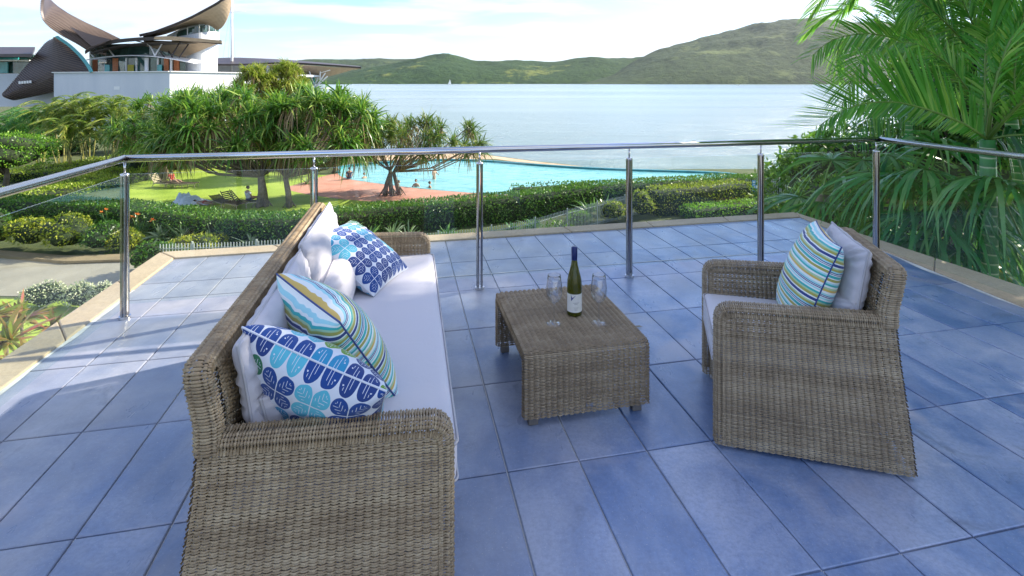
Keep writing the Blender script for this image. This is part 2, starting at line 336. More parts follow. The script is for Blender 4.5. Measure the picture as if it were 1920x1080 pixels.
# foliage
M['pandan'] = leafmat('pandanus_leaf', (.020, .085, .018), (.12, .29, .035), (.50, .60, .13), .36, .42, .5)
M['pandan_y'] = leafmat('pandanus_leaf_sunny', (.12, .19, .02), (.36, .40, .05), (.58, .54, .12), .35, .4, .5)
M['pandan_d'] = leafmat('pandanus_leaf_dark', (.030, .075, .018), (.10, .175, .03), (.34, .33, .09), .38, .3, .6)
M['cane'] = leafmat('cane_palm_leaf', (.05, .12, .015), (.20, .30, .03), (.50, .50, .10), .4, .4, .5)
M['palm'] = leafmat('palm_leaf', (.04, .22, .028), (.14, .46, .06), (.44, .66, .13), .30, .55, 1.5)
M['palm_dark'] = leafmat('palm_leaf_dark', (.02, .12, .035), (.06, .27, .07), (.30, .46, .09), .27, .5, 1.5)
M['fan'] = leafmat('fan_palm_leaf', (.02, .15, .035), (.05, .30, .07), (.26, .50, .17), .26, .5, 1.5)
M['hedge'] = leafmat('hedge_leaf', (.016, .075, .012), (.065, .185, .022), (.22, .36, .05), .42, .3, .6)
M['hedge_y'] = leafmat('yellow_hedge_leaf', (.12, .18, .014), (.32, .36, .025), (.56, .52, .05), .4, .35, .7)
M['hedge_l'] = leafmat('lime_leaf', (.05, .17, .012), (.14, .34, .02), (.32, .50, .05), .4, .4, .5)
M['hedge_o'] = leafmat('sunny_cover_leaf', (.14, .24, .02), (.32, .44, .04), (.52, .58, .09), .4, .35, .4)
M['white_flower'] = leafmat('white_flower_leaf', (.26, .32, .12), (.68, .68, .46), (.85, .82, .66), .6, .3, 3)
M['strap'] = leafmat('strap_leaf', (.03, .10, .03), (.07, .20, .05), (.28, .42, .16), .3, .35, 1.5)
M['strap_g'] = leafmat('silver_strap_leaf', (.08, .14, .07), (.22, .30, .15), (.48, .54, .34), .4, .3, 1.5)
M['cordy'] = leafmat('cordyline_leaf', (.42, .05, .07), (.26, .36, .05), (.70, .26, .18), .3, .4, 3)
M['brom'] = leafmat('bromeliad_leaf', (.16, .16, .03), (.30, .20, .06), (.40, .12, .07), .35, .3, 4)
M['darkleaf'] = leafmat('deep_green_leaf', (.008, .035, .012), (.020, .075, .020), (.07, .15, .03), .35, .25, .9)
M['yellowleaf'] = leafmat('yellowing_leaf', (.28, .26, .02), (.55, .46, .04), (.62, .55, .08), .4, .4, 2)
M['deadleaf'] = leafmat('dead_leaf', (.14, .085, .035), (.30, .20, .09), (.45, .34, .18), .6, .25, .5)
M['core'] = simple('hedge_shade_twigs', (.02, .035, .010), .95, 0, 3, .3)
M['bark'] = simple('pale_bark', (.20, .16, .11), .9, 0, 6, .35, .5)
M['orange'] = simple('orange_petal', (.75, .22, .03), .6)
b = NB('ringed_palm_trunk'); P = b.obj(); sp = b.n('ShaderNodeSeparateXYZ'); b.set(sp.inputs[0], P)
ring = b.math('FRACT', b.math('ADD', b.math('MULTIPLY', sp.outputs[2], 11.0), b.math('MULTIPLY', b.noise(P, 3, 2), .35)))
c = b.ramp(ring, [(0, (.36, .42, .25)), (.10, (.36, .42, .25)), (.14, (.035, .15, .04)), (.9, (.05, .22, .05)), (1.0, (.25, .36, .18))])
b.pbr(c, .45, 0, b.bump(ring, .3, .01)); M['palmtrunk'] = b.m
# building
b = NB('white_render_wall'); P = b.obj(); f = b.noise(b.mapv(P, (1, 1, .3)), .25, 5, .6); b.pbr(b.ramp(f, [(.3, (.57, .60, .64)), (.7, (.68, .70, .72))]), .85, 0, b.bump(b.noise(P, 3, 4), .1, .02)); M['wall'] = b.m
b = NB('bronze_roof_shingle'); P = b.obj(); f = b.noise(P, .5, 5, .65); b.pbr(b.ramp(f, [(.3, (.055, .042, .042)), (.7, (.095, .072, .066))]), .45, .2, b.bump(f, .2, .05)); M['roof'] = b.m
M['seam'] = simple('roof_seam', (.17, .125, .10), .45, .2)
M['fascia'] = simple('dark_fascia', (.035, .028, .027), .5)
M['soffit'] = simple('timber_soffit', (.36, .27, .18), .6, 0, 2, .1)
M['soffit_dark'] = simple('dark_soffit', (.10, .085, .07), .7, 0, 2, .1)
M['teal'] = simple('teal_edge', (.10, .42, .48), .35)
M['timber'] = simple('orange_timber', (.50, .17, .06), .5, 0, 4, .2)
b = NB('building_glass'); P = b.obj(); b.pbr(b.ramp(b.noise(P, .6, 3), [(.35, (.02, .05, .045)), (.65, (.05, .12, .10))]), .05, 0, None, .9); M['bglass'] = b.m
M['tealglass'] = simple('teal_glass', (.04, .30, .30), .06, 0, 1, .3)
M['white'] = simple('white_paint', (.80, .80, .78), .5, 0, 4, .04)
M['fencegrey'] = simple('powder_coated_fence', (.36, .40, .39), .45)
M['skin'] = simple('skin', (.50, .29, .19), .6); M['hair'] = simple('hair', (.05, .03, .02), .7); M['shirt'] = simple('white_shirt', (.78, .78, .82), .8)
M['navy'] = simple('navy_shorts', (.03, .05, .14), .8); M['redcloth'] = simple('red_swimwear', (.45, .05, .04), .8); M['towel'] = simple('pale_towel', (.70, .76, .84), .9)
M['lounger'] = simple('dark_timber', (.07, .05, .035), .6); M['loungerpale'] = simple('pale_timber', (.45, .36, .24), .7)
M['bluesign'] = simple('blue_sign', (.10, .35, .62), .5); M['dull_blue_wall'] = simple('dark_blue_wall', (.04, .07, .10), .7)

# ------------------------------------------------------------------ ground, pool, sea, hills
def sheet(name, pts, z, mat, kind='structure', thick=0, parent=None):
    n = len(pts); V = [(p[0], p[1], z) for p in pts]
    bm = bmesh.new(); vs = [bm.verts.new(v) for v in V]; f = bm.faces.new(vs)
    if f.normal.z < 0: bm.normal_update()
    bm.normal_update()
    if f.normal.z < 0: f.normal_flip()
    if thick:
        r = bmesh.ops.extrude_face_region(bm, geom=[f])
        for e in r['geom']:
            if isinstance(e, bmesh.types.BMVert): e.co.z += thick
        bmesh.ops.recalc_face_normals(bm, faces=bm.faces)
    bmesh.ops.triangulate(bm, faces=[f for f in bm.faces if len(f.verts) > 4])
    me = bpy.data.meshes.new(name); bm.to_mesh(me); bm.free(); me.materials.append(mat)
    o = bpy.data.objects.new(name, me); link(o, parent)
    if kind: o['kind'] = kind
    return o
def smoothpoly(P, k=2):
    P = [np.array(p[:2], float) for p in P]
    for _ in range(k):
        Q = []
        for i in range(len(P)):
            a, b_ = P[i], P[(i + 1) % len(P)]; Q += [.75 * a + .25 * b_, .25 * a + .75 * b_]
        P = Q
    return [tuple(p) for p in P]
# sea: a large sheet, finer near
ys = np.concatenate([np.linspace(30, 400, 40), np.geomspace(430, 12000, 40)]); xs = np.linspace(-1, 1, 41)
V = np.array([(x * (700 + y * 1.4), y, -6.8) for y in ys for x in xs]); n = 41
Q = np.array([(j * n + i, j * n + i + 1, (j + 1) * n + i + 1, (j + 1) * n + i) for j in range(len(ys) - 1) for i in range(n - 1)])
tag(mk('sea', V, Q, M['sea']), kind='structure')
shore = [gnd(1920, 318), gnd(1500, 316), gnd(1200, 317), gnd(1120, 314), gnd(1000, 301), gnd(930, 292), gnd(880, 284), gnd(800, 284), gnd(720, 284), gnd(660, 268), gnd(618, 236)]
land = [(-260, -30), (70, -30), (70, shore[0].y)] + [(p.x, p.y) for p in shore] + [(-36, 98), (-38, 116), (-70, 170), (-260, 200)]
sheet('garden_ground', land, GZ - .02, M['soil'])
slope = []; 
V = []; 
for p in [Vector((70, shore[0].y, 0))] + shore + [Vector((-36, 98, 0)), Vector((-38, 116, 0)), Vector((-70, 170, 0))]:
    V += [(p.x, p.y, GZ - .02), (p.x + .9, p.y + 1.6, GZ - 1.0)]
tag(mk('shore_bank', V, [(2 * i, 2 * i + 1, 2 * i + 3, 2 * i + 2) for i in range(len(V) // 2 - 1)], M['sand']), kind='structure')
sand = [gnd(1215, 319.5), gnd(1120, 316), gnd(1040, 309.5), gnd(960, 302), gnd(930, 298), gnd(880, 298), gnd(820, 300), gnd(760, 300), gnd(700, 300), gnd(700, 286), gnd(760, 285.5), gnd(820, 285), gnd(880, 285.5), gnd(930, 292.8), gnd(1000, 302), gnd(1120, 314.5), gnd(1200, 317.6)]
sheet('beach', [(p.x, p.y) for p in sand], GZ - .012, M['sand'])
lawn = [gnd(225, 400), gnd(225, 345), gnd(240, 325), gnd(300, 312), gnd(420, 305), gnd(560, 318), gnd(600, 330), gnd(740, 330), gnd(900, 400), gnd(600, 420)]
sheet('lawn', smoothpoly([(p.x, p.y) for p in lawn]), GZ - .008, M['lawn'])
red = [gnd(530, 352), gnd(560, 345), gnd(620, 325), gnd(700, 320), gnd(1100, 340), gnd(1100, 372), gnd(900, 380), gnd(720, 379), gnd(640, 374), gnd(560, 362)]
sheet('pool_paving', smoothpoly([(p.x, p.y) for p in red]), GZ - .004, M['red'])
pool = [gnd(645, 312), gnd(760, 303), gnd(850, 300.5), gnd(925, 304), gnd(1010, 311), gnd(1100, 317), gnd(1200, 321), gnd(1345, 325), gnd(1400, 332), gnd(1300, 352), gnd(1100, 366), gnd(960, 366), gnd(860, 360), gnd(780, 353), gnd(700, 343), gnd(640, 334), gnd(630, 320)]
pl = smoothpoly([(p.x, p.y) for p in pool], 2)
po = sheet('pool_water', pl, GZ + .004, M['pool'])
rim = MB(); k0 = [i for i, p in enumerate(pl) if p[1] > 40]
for i in range(len(pl)):
    a, c = pl[i], pl[(i + 1) % len(pl)]
    if a[1] > 43.5 and c[1] > 43.5 or (a[0] > 9 and a[1] > 39.5):
        d = Vector((c[0] - a[0], c[1] - a[1], 0)); ln = d.length
        if ln < 1e-4: continue
        d /= ln; Mx = Matrix(((d.x, -d.y, 0), (d.y, d.x, 0), (0, 0, 1)))
        rim.box(((a[0] + c[0]) / 2, (a[1] + c[1]) / 2, GZ + .06), (ln + .02, .35, .2), Mx)
tag(rim.build('pool_rim', M['poolrim']), kind='structure')
# left foreground path, lawn and border
pth = [gnd(-700, 560), gnd(-300, 500), gnd(0, 478), gnd(120, 489), gnd(400, 482), gnd(900, 470), gnd(900, 620), gnd(400, 590), gnd(200, 556), gnd(60, 556), gnd(-100, 552), gnd(-300, 620)]
sheet('garden_path', [(p.x, p.y) for p in pth], GZ - .003, M['path'])
kb = [gnd(-700, 540), gnd(-200, 478), gnd(0, 474), gnd(120, 484), gnd(400, 477), gnd(900, 464), gnd(900, 474), gnd(400, 486.5), gnd(120, 495), gnd(0, 484), gnd(-200, 490), gnd(-700, 556)]
o = sheet('path_kerb', [(p.x, p.y) for p in kb], GZ, M['edge'], thick=.12)
lw2 = [gnd(-300, 640), gnd(-100, 560), gnd(30, 560), gnd(200, 560), gnd(400, 600), gnd(900, 640), gnd(900, 1500), gnd(-300, 1500)]
sheet('side_lawn', [(p.x, p.y) for p in lw2], GZ - .006, M['lawn'])
# right garden: lawn and path beyond the glass
lw3 = [gnd(1480, 392), gnd(1540, 345), gnd(1700, 322), gnd(1860, 318), gnd(2100, 340), gnd(2100, 420), gnd(1700, 420)]
sheet('right_lawn', smoothpoly([(p.x, p.y) for p in lw3], 1), GZ - .008, M['lawn'])
pr = [gnd(1100, 452), gnd(1200, 436), gnd(1330, 408), gnd(1420, 392), gnd(1500, 392), gnd(1560, 398), gnd(1700, 392), gnd(1920, 372), gnd(2300, 350), gnd(2300, 372), gnd(1920, 398), gnd(1700, 420), gnd(1500, 440), gnd(1300, 520)]
sheet('right_path', [(p.x, p.y) for p in pr], GZ + .002, M['edge'])

# hills: real terrain, ridge heights from the skyline
def fbm(x, y, seed, octs=6, s=1.0):
    rng = np.random.default_rng(seed); out = np.zeros_like(x, dtype=float); a = 1.0; tot = 0
    for o in range(octs):
        for k in range(3):
            an = rng.uniform(0, 6.28); ph = rng.uniform(0, 6.28); fx, fy = math.cos(an) * s * 2 ** o, math.sin(an) * s * 2 ** o
            out += a * np.sin(x * fx + y * fy + ph + 1.5 * np.sin((x * fy - y * fx) * .7 + ph * 2)) / 3
        tot += a; a *= .52
    return out / tot
def hill(name, sky_pts, Y0, Y1, mat, seed, nx=420, ny=60, spur=.35):
    sp = np.array(sky_pts, float); pxs = np.linspace(sp[0, 0], sp[-1, 0], nx); py = np.interp(pxs, sp[:, 0], sp[:, 1])
    k = np.ones(9) / 9; py = np.convolve(np.pad(py, 4, mode='edge'), k, mode='valid')
    t = np.linspace(0, 1.35, ny); PX, T = np.meshgrid(pxs, t)
    Y = Y0 + (Y1 - Y0) * T; X = (PX - 960) / F * (Y0 + (Y1 - Y0) * T)
    hr = (HY - py) / F * Y1 + H + 7.0
    prof = np.where(T < 1, np.sin(np.clip(T, 0, 1) * math.pi / 2) ** .85, 1 - (T - 1) * 1.2)
    nz = fbm(X, Y, seed, 6, .004); fine = fbm(X, Y, seed + 5, 4, .03)
    env = np.clip(T * (1.02 - T) * 4, 0, 1)
    Z = -7.0 + hr[None, :] * prof * (1 + spur * nz * env) + fine * 5.0 * np.clip(T * 6, 0, 1)
    Z[0] = -9
    V = np.stack([X, Y, Z], -1).reshape(-1, 3)
    Q = np.array([(j * nx + i, j * nx + i + 1, (j + 1) * nx + i + 1, (j + 1) * nx + i) for j in range(ny - 1) for i in range(nx - 1)])
    return tag(mk(name, V, Q, mat, smooth=True), kind='structure')
hill('far_hill', [(380, 158), (470, 132), (540, 116), (590, 112), (650, 111), (700, 112), (760, 114), (820, 120), (900, 128), (1000, 140)], 5200, 6400, M['hill_far'], 3)
hill('headland_hill', [(560, 157.5), (610, 150), (650, 138), (700, 126), (740, 119), (780, 110), (810, 103), (835, 101), (860, 106), (890, 114), (930, 116), (970, 115), (1030, 118), (1080, 113), (1110, 109), (1150, 110), (1190, 109), (1230, 104), (1300, 96), (1400, 92), (1500, 96)], 3300, 4300, M['hill_mid'], 11, 560, 70)
hill('right_hill', [(1090, 157), (1150, 140), (1190, 116), (1225, 102), (1260, 90), (1310, 77), (1360, 66), (1400, 59), (1440, 55), (1490, 48), (1530, 44), (1570, 42), (1620, 40), (1700, 44), (1800, 60), (1950, 84), (2150, 120), (2400, 150)], 2700, 3900, M['hill_right'], 23, 560, 70, .30)
hill('islet', [(700, 158), (715, 156), (728, 154), (738, 151), (746, 152), (756, 156), (770, 158)], 2900, 2980, M['hill_mid'], 5, 60, 12)
hill('rocky_point', [(560, 146), (600, 148), (625, 152), (645, 155.5), (660, 157.5)], 2500, 2600, M['hill_mid'], 8, 60, 12)

# ------------------------------------------------------------------ terrace deck
def uvof(p): return (p.x * CY + p.y * SY, -p.x * SY + p.y * CY)
def ext(a, b_, k): return (a[0] + (b_[0] - a[0]) * k, a[1] + (b_[1] - a[1]) * k)
iLB, iL0 = uvof(onz(326, 486, 0)), uvof(onz(0, 734, 0)); oLB, oL0 = uvof(onz(300, 475, 0)), uvof(onz(0, 679, 0))
iRB, iR0 = uvof(onz(1500, 408, 0)), uvof(onz(1920, 578, 0)); oRB, oR0 = uvof(onz(1490, 399.5, 0)), uvof(onz(1920, 541, 0))
kL = 2.6; kR = 2.5
inner = [ext(iLB, iL0, kL), ext(iRB, iR0, kR), iRB, iLB]
outer = [ext(oLB, oL0, kL), ext(oRB, oR0, kR), oRB, oLB]
slab = MB(); slab.prism([(D(*p).x, D(*p).y) for p in outer], -.35, -.010); deck = slab.build('deck', M['grout']); deck['kind'] = 'structure'
def clip(poly, conv):
    n = len(conv)
    for i in range(n):
        a, b_ = conv[i], conv[(i + 1) % n]; nx_, ny_ = -(b_[1] - a[1]), b_[0] - a[0]; out = []
        for j in range(len(poly)):
            p, q = poly[j], poly[(j + 1) % len(poly)]
            dp = (p[0] - a[0]) * nx_ + (p[1] - a[1]) * ny_; dq = (q[0] - a[0]) * nx_ + (q[1] - a[1]) * ny_
            if dp >= 0: out.append(p)
            if (dp >= 0) != (dq >= 0):
                t = dp / (dp - dq); out.append((p[0] + (q[0] - p[0]) * t, p[1] + (q[1] - p[1]) * t))
        poly = out
        if len(poly) < 3: return []
    return poly
rows = [0.20, .805, 1.41, 2.015, 2.622, 3.23, 3.835, 4.135, 4.45, 5.07, 5.5]; pitch = .2945
for r in range(len(rows) - 1):
    for k in range(-9, 15):
        u0, u1 = .40 + pitch * k, .40 + pitch * (k + 1); g = .0032
        pg = clip([(u0 + g, rows[r] + g), (u1 - g, rows[r] + g), (u1 - g, rows[r + 1] - g), (u0 + g, rows[r + 1] - g)], inner)
        if len(pg) < 3: continue
        ar = abs(sum(pg[i][0] * pg[(i + 1) % len(pg)][1] - pg[(i + 1) % len(pg)][0] * pg[i][1] for i in range(len(pg)))) / 2
        if ar < .003: continue
        dz = random.uniform(-.0008, .0008); cu_ = sum(p[0] for p in pg) / len(pg); cv_ = sum(p[1] for p in pg) / len(pg)
        top = [(cu_ + (p[0] - cu_) * (1 - .0035 / max(abs(p[0] - cu_), .05)), cv_ + (p[1] - cv_) * (1 - .0035 / max(abs(p[1] - cv_), .05))) for p in pg]
        n = len(pg); Vt = [tuple(D(p[0], p[1], -.010)) for p in pg] + [tuple(D(p[0], p[1], -.0025 + dz)) for p in pg] + [tuple(D(p[0], p[1], dz)) for p in top]
        Fs = [tuple(range(2 * n, 3 * n))] + [(a * n + i, a * n + (i + 1) % n, (a + 1) * n + (i + 1) % n, (a + 1) * n + i) for a in (0, 1) for i in range(n)]
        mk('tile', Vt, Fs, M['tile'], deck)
def coping_run(i0, i1, o0, o1, nseg, lip=.02):
    for s in range(nseg):
        a, c = s / nseg + .0008, (s + 1) / nseg - .0008
        q = [ext(i0, i1, a), ext(i0, i1, c), ext(o0, o1, c), ext(o0, o1, a)]
        m = MB(); m.prism([(D(*p).x, D(*p).y) for p in q], -.06, .014); m.build('coping_stone', M['stone'], deck, bevel=.008)
coping_run(inner[0], inner[3], outer[0], outer[3], 7); coping_run(inner[3], inner[2], outer[3], outer[2], 7); coping_run(inner[1], inner[2], outer[1], outer[2], 7)
def bloom(i0, i1, k0, k1, side, wmax, seed):
    rr_ = np.random.default_rng(seed); n = 60; V = []
    ph = rr_.uniform(0, 6, 3)
    for i in range(n + 1):
        t = k0 + (k1 - k0) * i / n; p = ext(i0, i1, t)
        wd = wmax * (.35 + .35 * math.sin(t * 21 + ph[0]) * math.sin(t * 7 + ph[1]) + .3 * abs(math.sin(t * 13 + ph[2]))) + .006
        V += [tuple(D(p[0], p[1], .0022)), tuple(D(p[0] + side * wd, p[1], .0022))]
    mk('lime_stain', V, [(2 * i, 2 * i + 1, 2 * i + 3, 2 * i + 2) for i in range(n)], M['bloom'], deck)
bloom(iLB, iL0, .35, 1.8, 1, .035, 1); bloom(iRB, iR0, .45, 1.6, -1, .05, 4)
# long lime line across the deck under the front rail
V = []
for i in range(61):
    u = -.9 + 5.1 * i / 60; V += [tuple(D(u, 4.132 - .0035 - .003 * abs(math.sin(i * 1.7)), .0018)), tuple(D(u, 4.132 + .004 + .003 * abs(math.sin(i * 2.3)), .0018))]
mk('lime_stain', V, [(2 * i, 2 * i + 1, 2 * i + 3, 2 * i + 2) for i in range(60)], M['bloom'], deck)

# ------------------------------------------------------------------ balustrade
RZ = 1.03; bal = thing('glass_balustrade', 'stainless steel balustrade with round handrail and clear glass panels around the deck', 'balustrade', D(1.1, 3.84, 0))
IM = Matrix.Translation(-bal.location)
def rel(p): return Vector(p) - bal.location
cl, crn = (-1.755, 3.825), (4.03, 3.80); el, er = (-1.72, -.6), (4.045, -.6)
for a, c in ((el, cl), (cl, crn), (crn, er)):
    d = (Vector(c) - Vector(a)).normalized()
    m = MB(); m.tube([rel(D(a[0], a[1], RZ)), rel(D(c[0] + (d.x * .004), c[1] + d.y * .004, RZ))], .0235, 20); m.build('handrail', M['steel'], bal, True)
for c in (cl, crn):
    m = MB(); V = []; ns = 12
    prof = [(.0242 * math.cos(t), .0242 * math.sin(t)) for t in np.linspace(-math.pi / 2, math.pi / 2, 9)]
    m.lathe(prof, 18, tuple(rel(D(c[0], c[1], RZ)))); m.build('corner_joint', M['steel'], bal, True)
def post(u, v, ang):
    p = rel(D(u, v, 0)); Mx = Matrix.Rotation(ang, 3, 'Z')
    m = MB()
    for s in (-1, 1):                     # two half-round bars with the glass slot between them
        th = np.linspace(-math.pi / 2, math.pi / 2, 9); pr = [(s * (.006 + .019 * math.cos(t)), .024 * math.sin(t)) for t in th]
        pr = [tuple((Mx @ Vector((a, c, 0)))[:2]) for a, c in pr]
        if s < 0: pr = pr[::-1]
        m.prism([(p.x + a, p.y + c) for a, c in pr], p.z + .004, p.z + .925)
    o = m.build('post', M['steel_post'], bal)
    c = MB(); c.lathe([(0, .915), (.0255, .915), (.0255, .932), (.012, .936), (0, .936)], 18, tuple(p)); c.build('post_cap', M['steel'], o, True)
    c = MB(); c.tube([p + Vector((0, 0, .93)), p + Vector((0, 0, RZ - .02))], .0068, 10); c.build('pin', M['steel'], o, True)
    c = MB(); c.lathe([(0, .018), (.033, .018), (.034, .001), (0, .001)], 18, tuple(p)); c.build('base_sleeve', M['steel'], o, False)
fp = [-1.755, -.60, .555, 1.735, 2.90, 4.03]
for u in fp: post(u, 3.84 - .01 * (u < -1 or u > 4), YAW)
for v in (2.66, 1.50, .34): post(-1.735, v, YAW + R(90)); post(4.04, v - .02, YAW + R(90))
def pane(a, c):
    a, c = Vector(a), Vector(c); d = (c - a).normalized(); n = Vector((-d.y, d.x)) * .005; a = a + d * .012; c = c - d * .012
    m = MB(); V = []
    poly = [a + n, c + n, c - n, a - n]; pw = [(rel(D(p.x, p.y, 0)).x, rel(D(p.x, p.y, 0)).y) for p in poly]
    m.prism(pw[::-1], .09, .928); m.build('glass_panel', M['pane'], bal)
for i in range(5): pane((fp[i], 3.84), (fp[i + 1], 3.84))
for s, u in ((-1, -1.74), (1, 4.037)):
    for v0, v1 in ((3.81, 2.67), (2.65, 1.51), (1.49, .35)): pane((u, v0), (u, v1))

# ------------------------------------------------------------------ woven furniture
def weave(S, La, Lb, row=.0075, stake=.023, amp=.0024, cen=None, flip=False, m=4, stakes=True):
    """real over-and-under weave on the surface S(a, b); a runs along the strands"""
    nr = max(2, int(round(Lb / row))); na = max(1, int(round(La / stake))); n = na * m + 1
    a = np.linspace(0, 1, n); r = np.arange(nr); A, B = np.meshgrid(a, (r + .5) / nr)
    def nrm(A, B):
        e = .5 / max(n, nr) ; A1, A0 = np.clip(A + e, 0, 1), np.clip(A - e, 0, 1); B1, B0 = np.clip(B + e, 0, 1), np.clip(B - e, 0, 1)
        c = np.cross(S(A1, B) - S(A0, B), S(A, B1) - S(A, B0)); return c / np.maximum(np.linalg.norm(c, axis=-1, keepdims=True), 1e-12)
    Nn = nrm(A, B); P = S(A, B)
    if cen is not None:
        if (Nn * (P - np.array(cen))).sum() < 0: Nn = -Nn
    if flip: Nn = -Nn
    cp = np.abs(np.cos(math.pi * A * na)) ** .6
    ph = 1.9 * cp + .40 * np.cos(math.pi * (A * na) + math.pi * r[:, None])
    off = amp * ph + RNG.normal(0, .0002, ph.shape)
    jit = RNG.normal(0, .035, (nr, 1))
    rowsV = []
    for k, (db, dn) in enumerate(((-.48, -.0022), (0, .0014), (.48, -.0022))):
        Bk = np.clip(B + (db * (.54 + .46 * cp) + jit) / nr, 0, 1); rowsV.append(S(A, Bk) + Nn * (off + dn)[..., None])
    V = np.stack(rowsV, 1).reshape(-1, 3)                      # (nr,3,n)
    base = (np.arange(nr)[:, None, None] * 3 + np.arange(2)[None, :, None]) * n + np.arange(n - 1)[None, None, :]
    Q = np.stack([base, base + 1, base + n + 1, base + n], -1).reshape(-1, 4)
    out = [(V, Q)]
    if stakes and na > 1:
        nb = max(4, int(Lb / .05)); bb = np.linspace(0, 1, nb + 1); aa = np.arange(1, na) / na
        w_ = .0022 / La; As = np.stack([aa - w_, aa + w_], 1); AA = np.broadcast_to(As[:, None, :], (na - 1, nb + 1, 2)); BB = np.broadcast_to(bb[None, :, None], AA.shape)
        Vs = S(AA, BB).reshape(-1, 3); b0 = (np.arange(na - 1)[:, None] * (nb + 1) + np.arange(nb)[None, :]) * 2
        out.append((Vs, np.stack([b0, b0 + 1, b0 + 3, b0 + 2], -1).reshape(-1, 4)))
    return merge(out)
def wobj(name, parts, mat, parent): 
    V, Q = merge(parts); return mk(name, V, Q, mat, parent, smooth=True)
def rpath(pts, r, n=7):
    """2D polyline with rounded corners -> function of arc length fraction giving point and normal"""
    out = [np.array(pts[0], float)]
    for i in range(1, len(pts) - 1):
        p0, p, p1 = (np.array(q, float) for q in pts[i - 1:i + 2]); d0 = (p0 - p) / np.linalg.norm(p0 - p); d1 = (p1 - p) / np.linalg.norm(p1 - p)
        ang = math.acos(np.clip(d0 @ d1, -1, 1)); rr_ = r if not hasattr(r, '__len__') else r[i - 1]; cut = min(rr_ / math.tan(ang / 2), .45 * np.linalg.norm(p0 - p), .45 * np.linalg.norm(p1 - p))
        a_, c_ = p + d0 * cut, p + d1 * cut
        for t in np.linspace(0, 1, n): out.append((1 - t) ** 2 * a_ + 2 * t * (1 - t) * p + t * t * c_)
    out.append(np.array(pts[-1], float)); P = np.array(out); s = np.concatenate([[0], np.cumsum(np.linalg.norm(np.diff(P, axis=0), axis=1))])
    T = np.gradient(P, s, axis=0) if len(P) > 2 else np.tile((P[1] - P[0]) / s[-1], (2, 1)); T /= np.linalg.norm(T, axis=1, keepdims=True)
    def f(t):
        q = np.asarray(t) * s[-1]; x = np.interp(q, s, P[:, 0]); y = np.interp(q, s, P[:, 1]); tx = np.interp(q, s, T[:, 0]); ty = np.interp(q, s, T[:, 1])
        l = np.sqrt(tx * tx + ty * ty); return x, y, -ty / l, tx / l
    return f, s[-1]
def spow(x, p): return np.sign(x) * np.abs(x) ** p
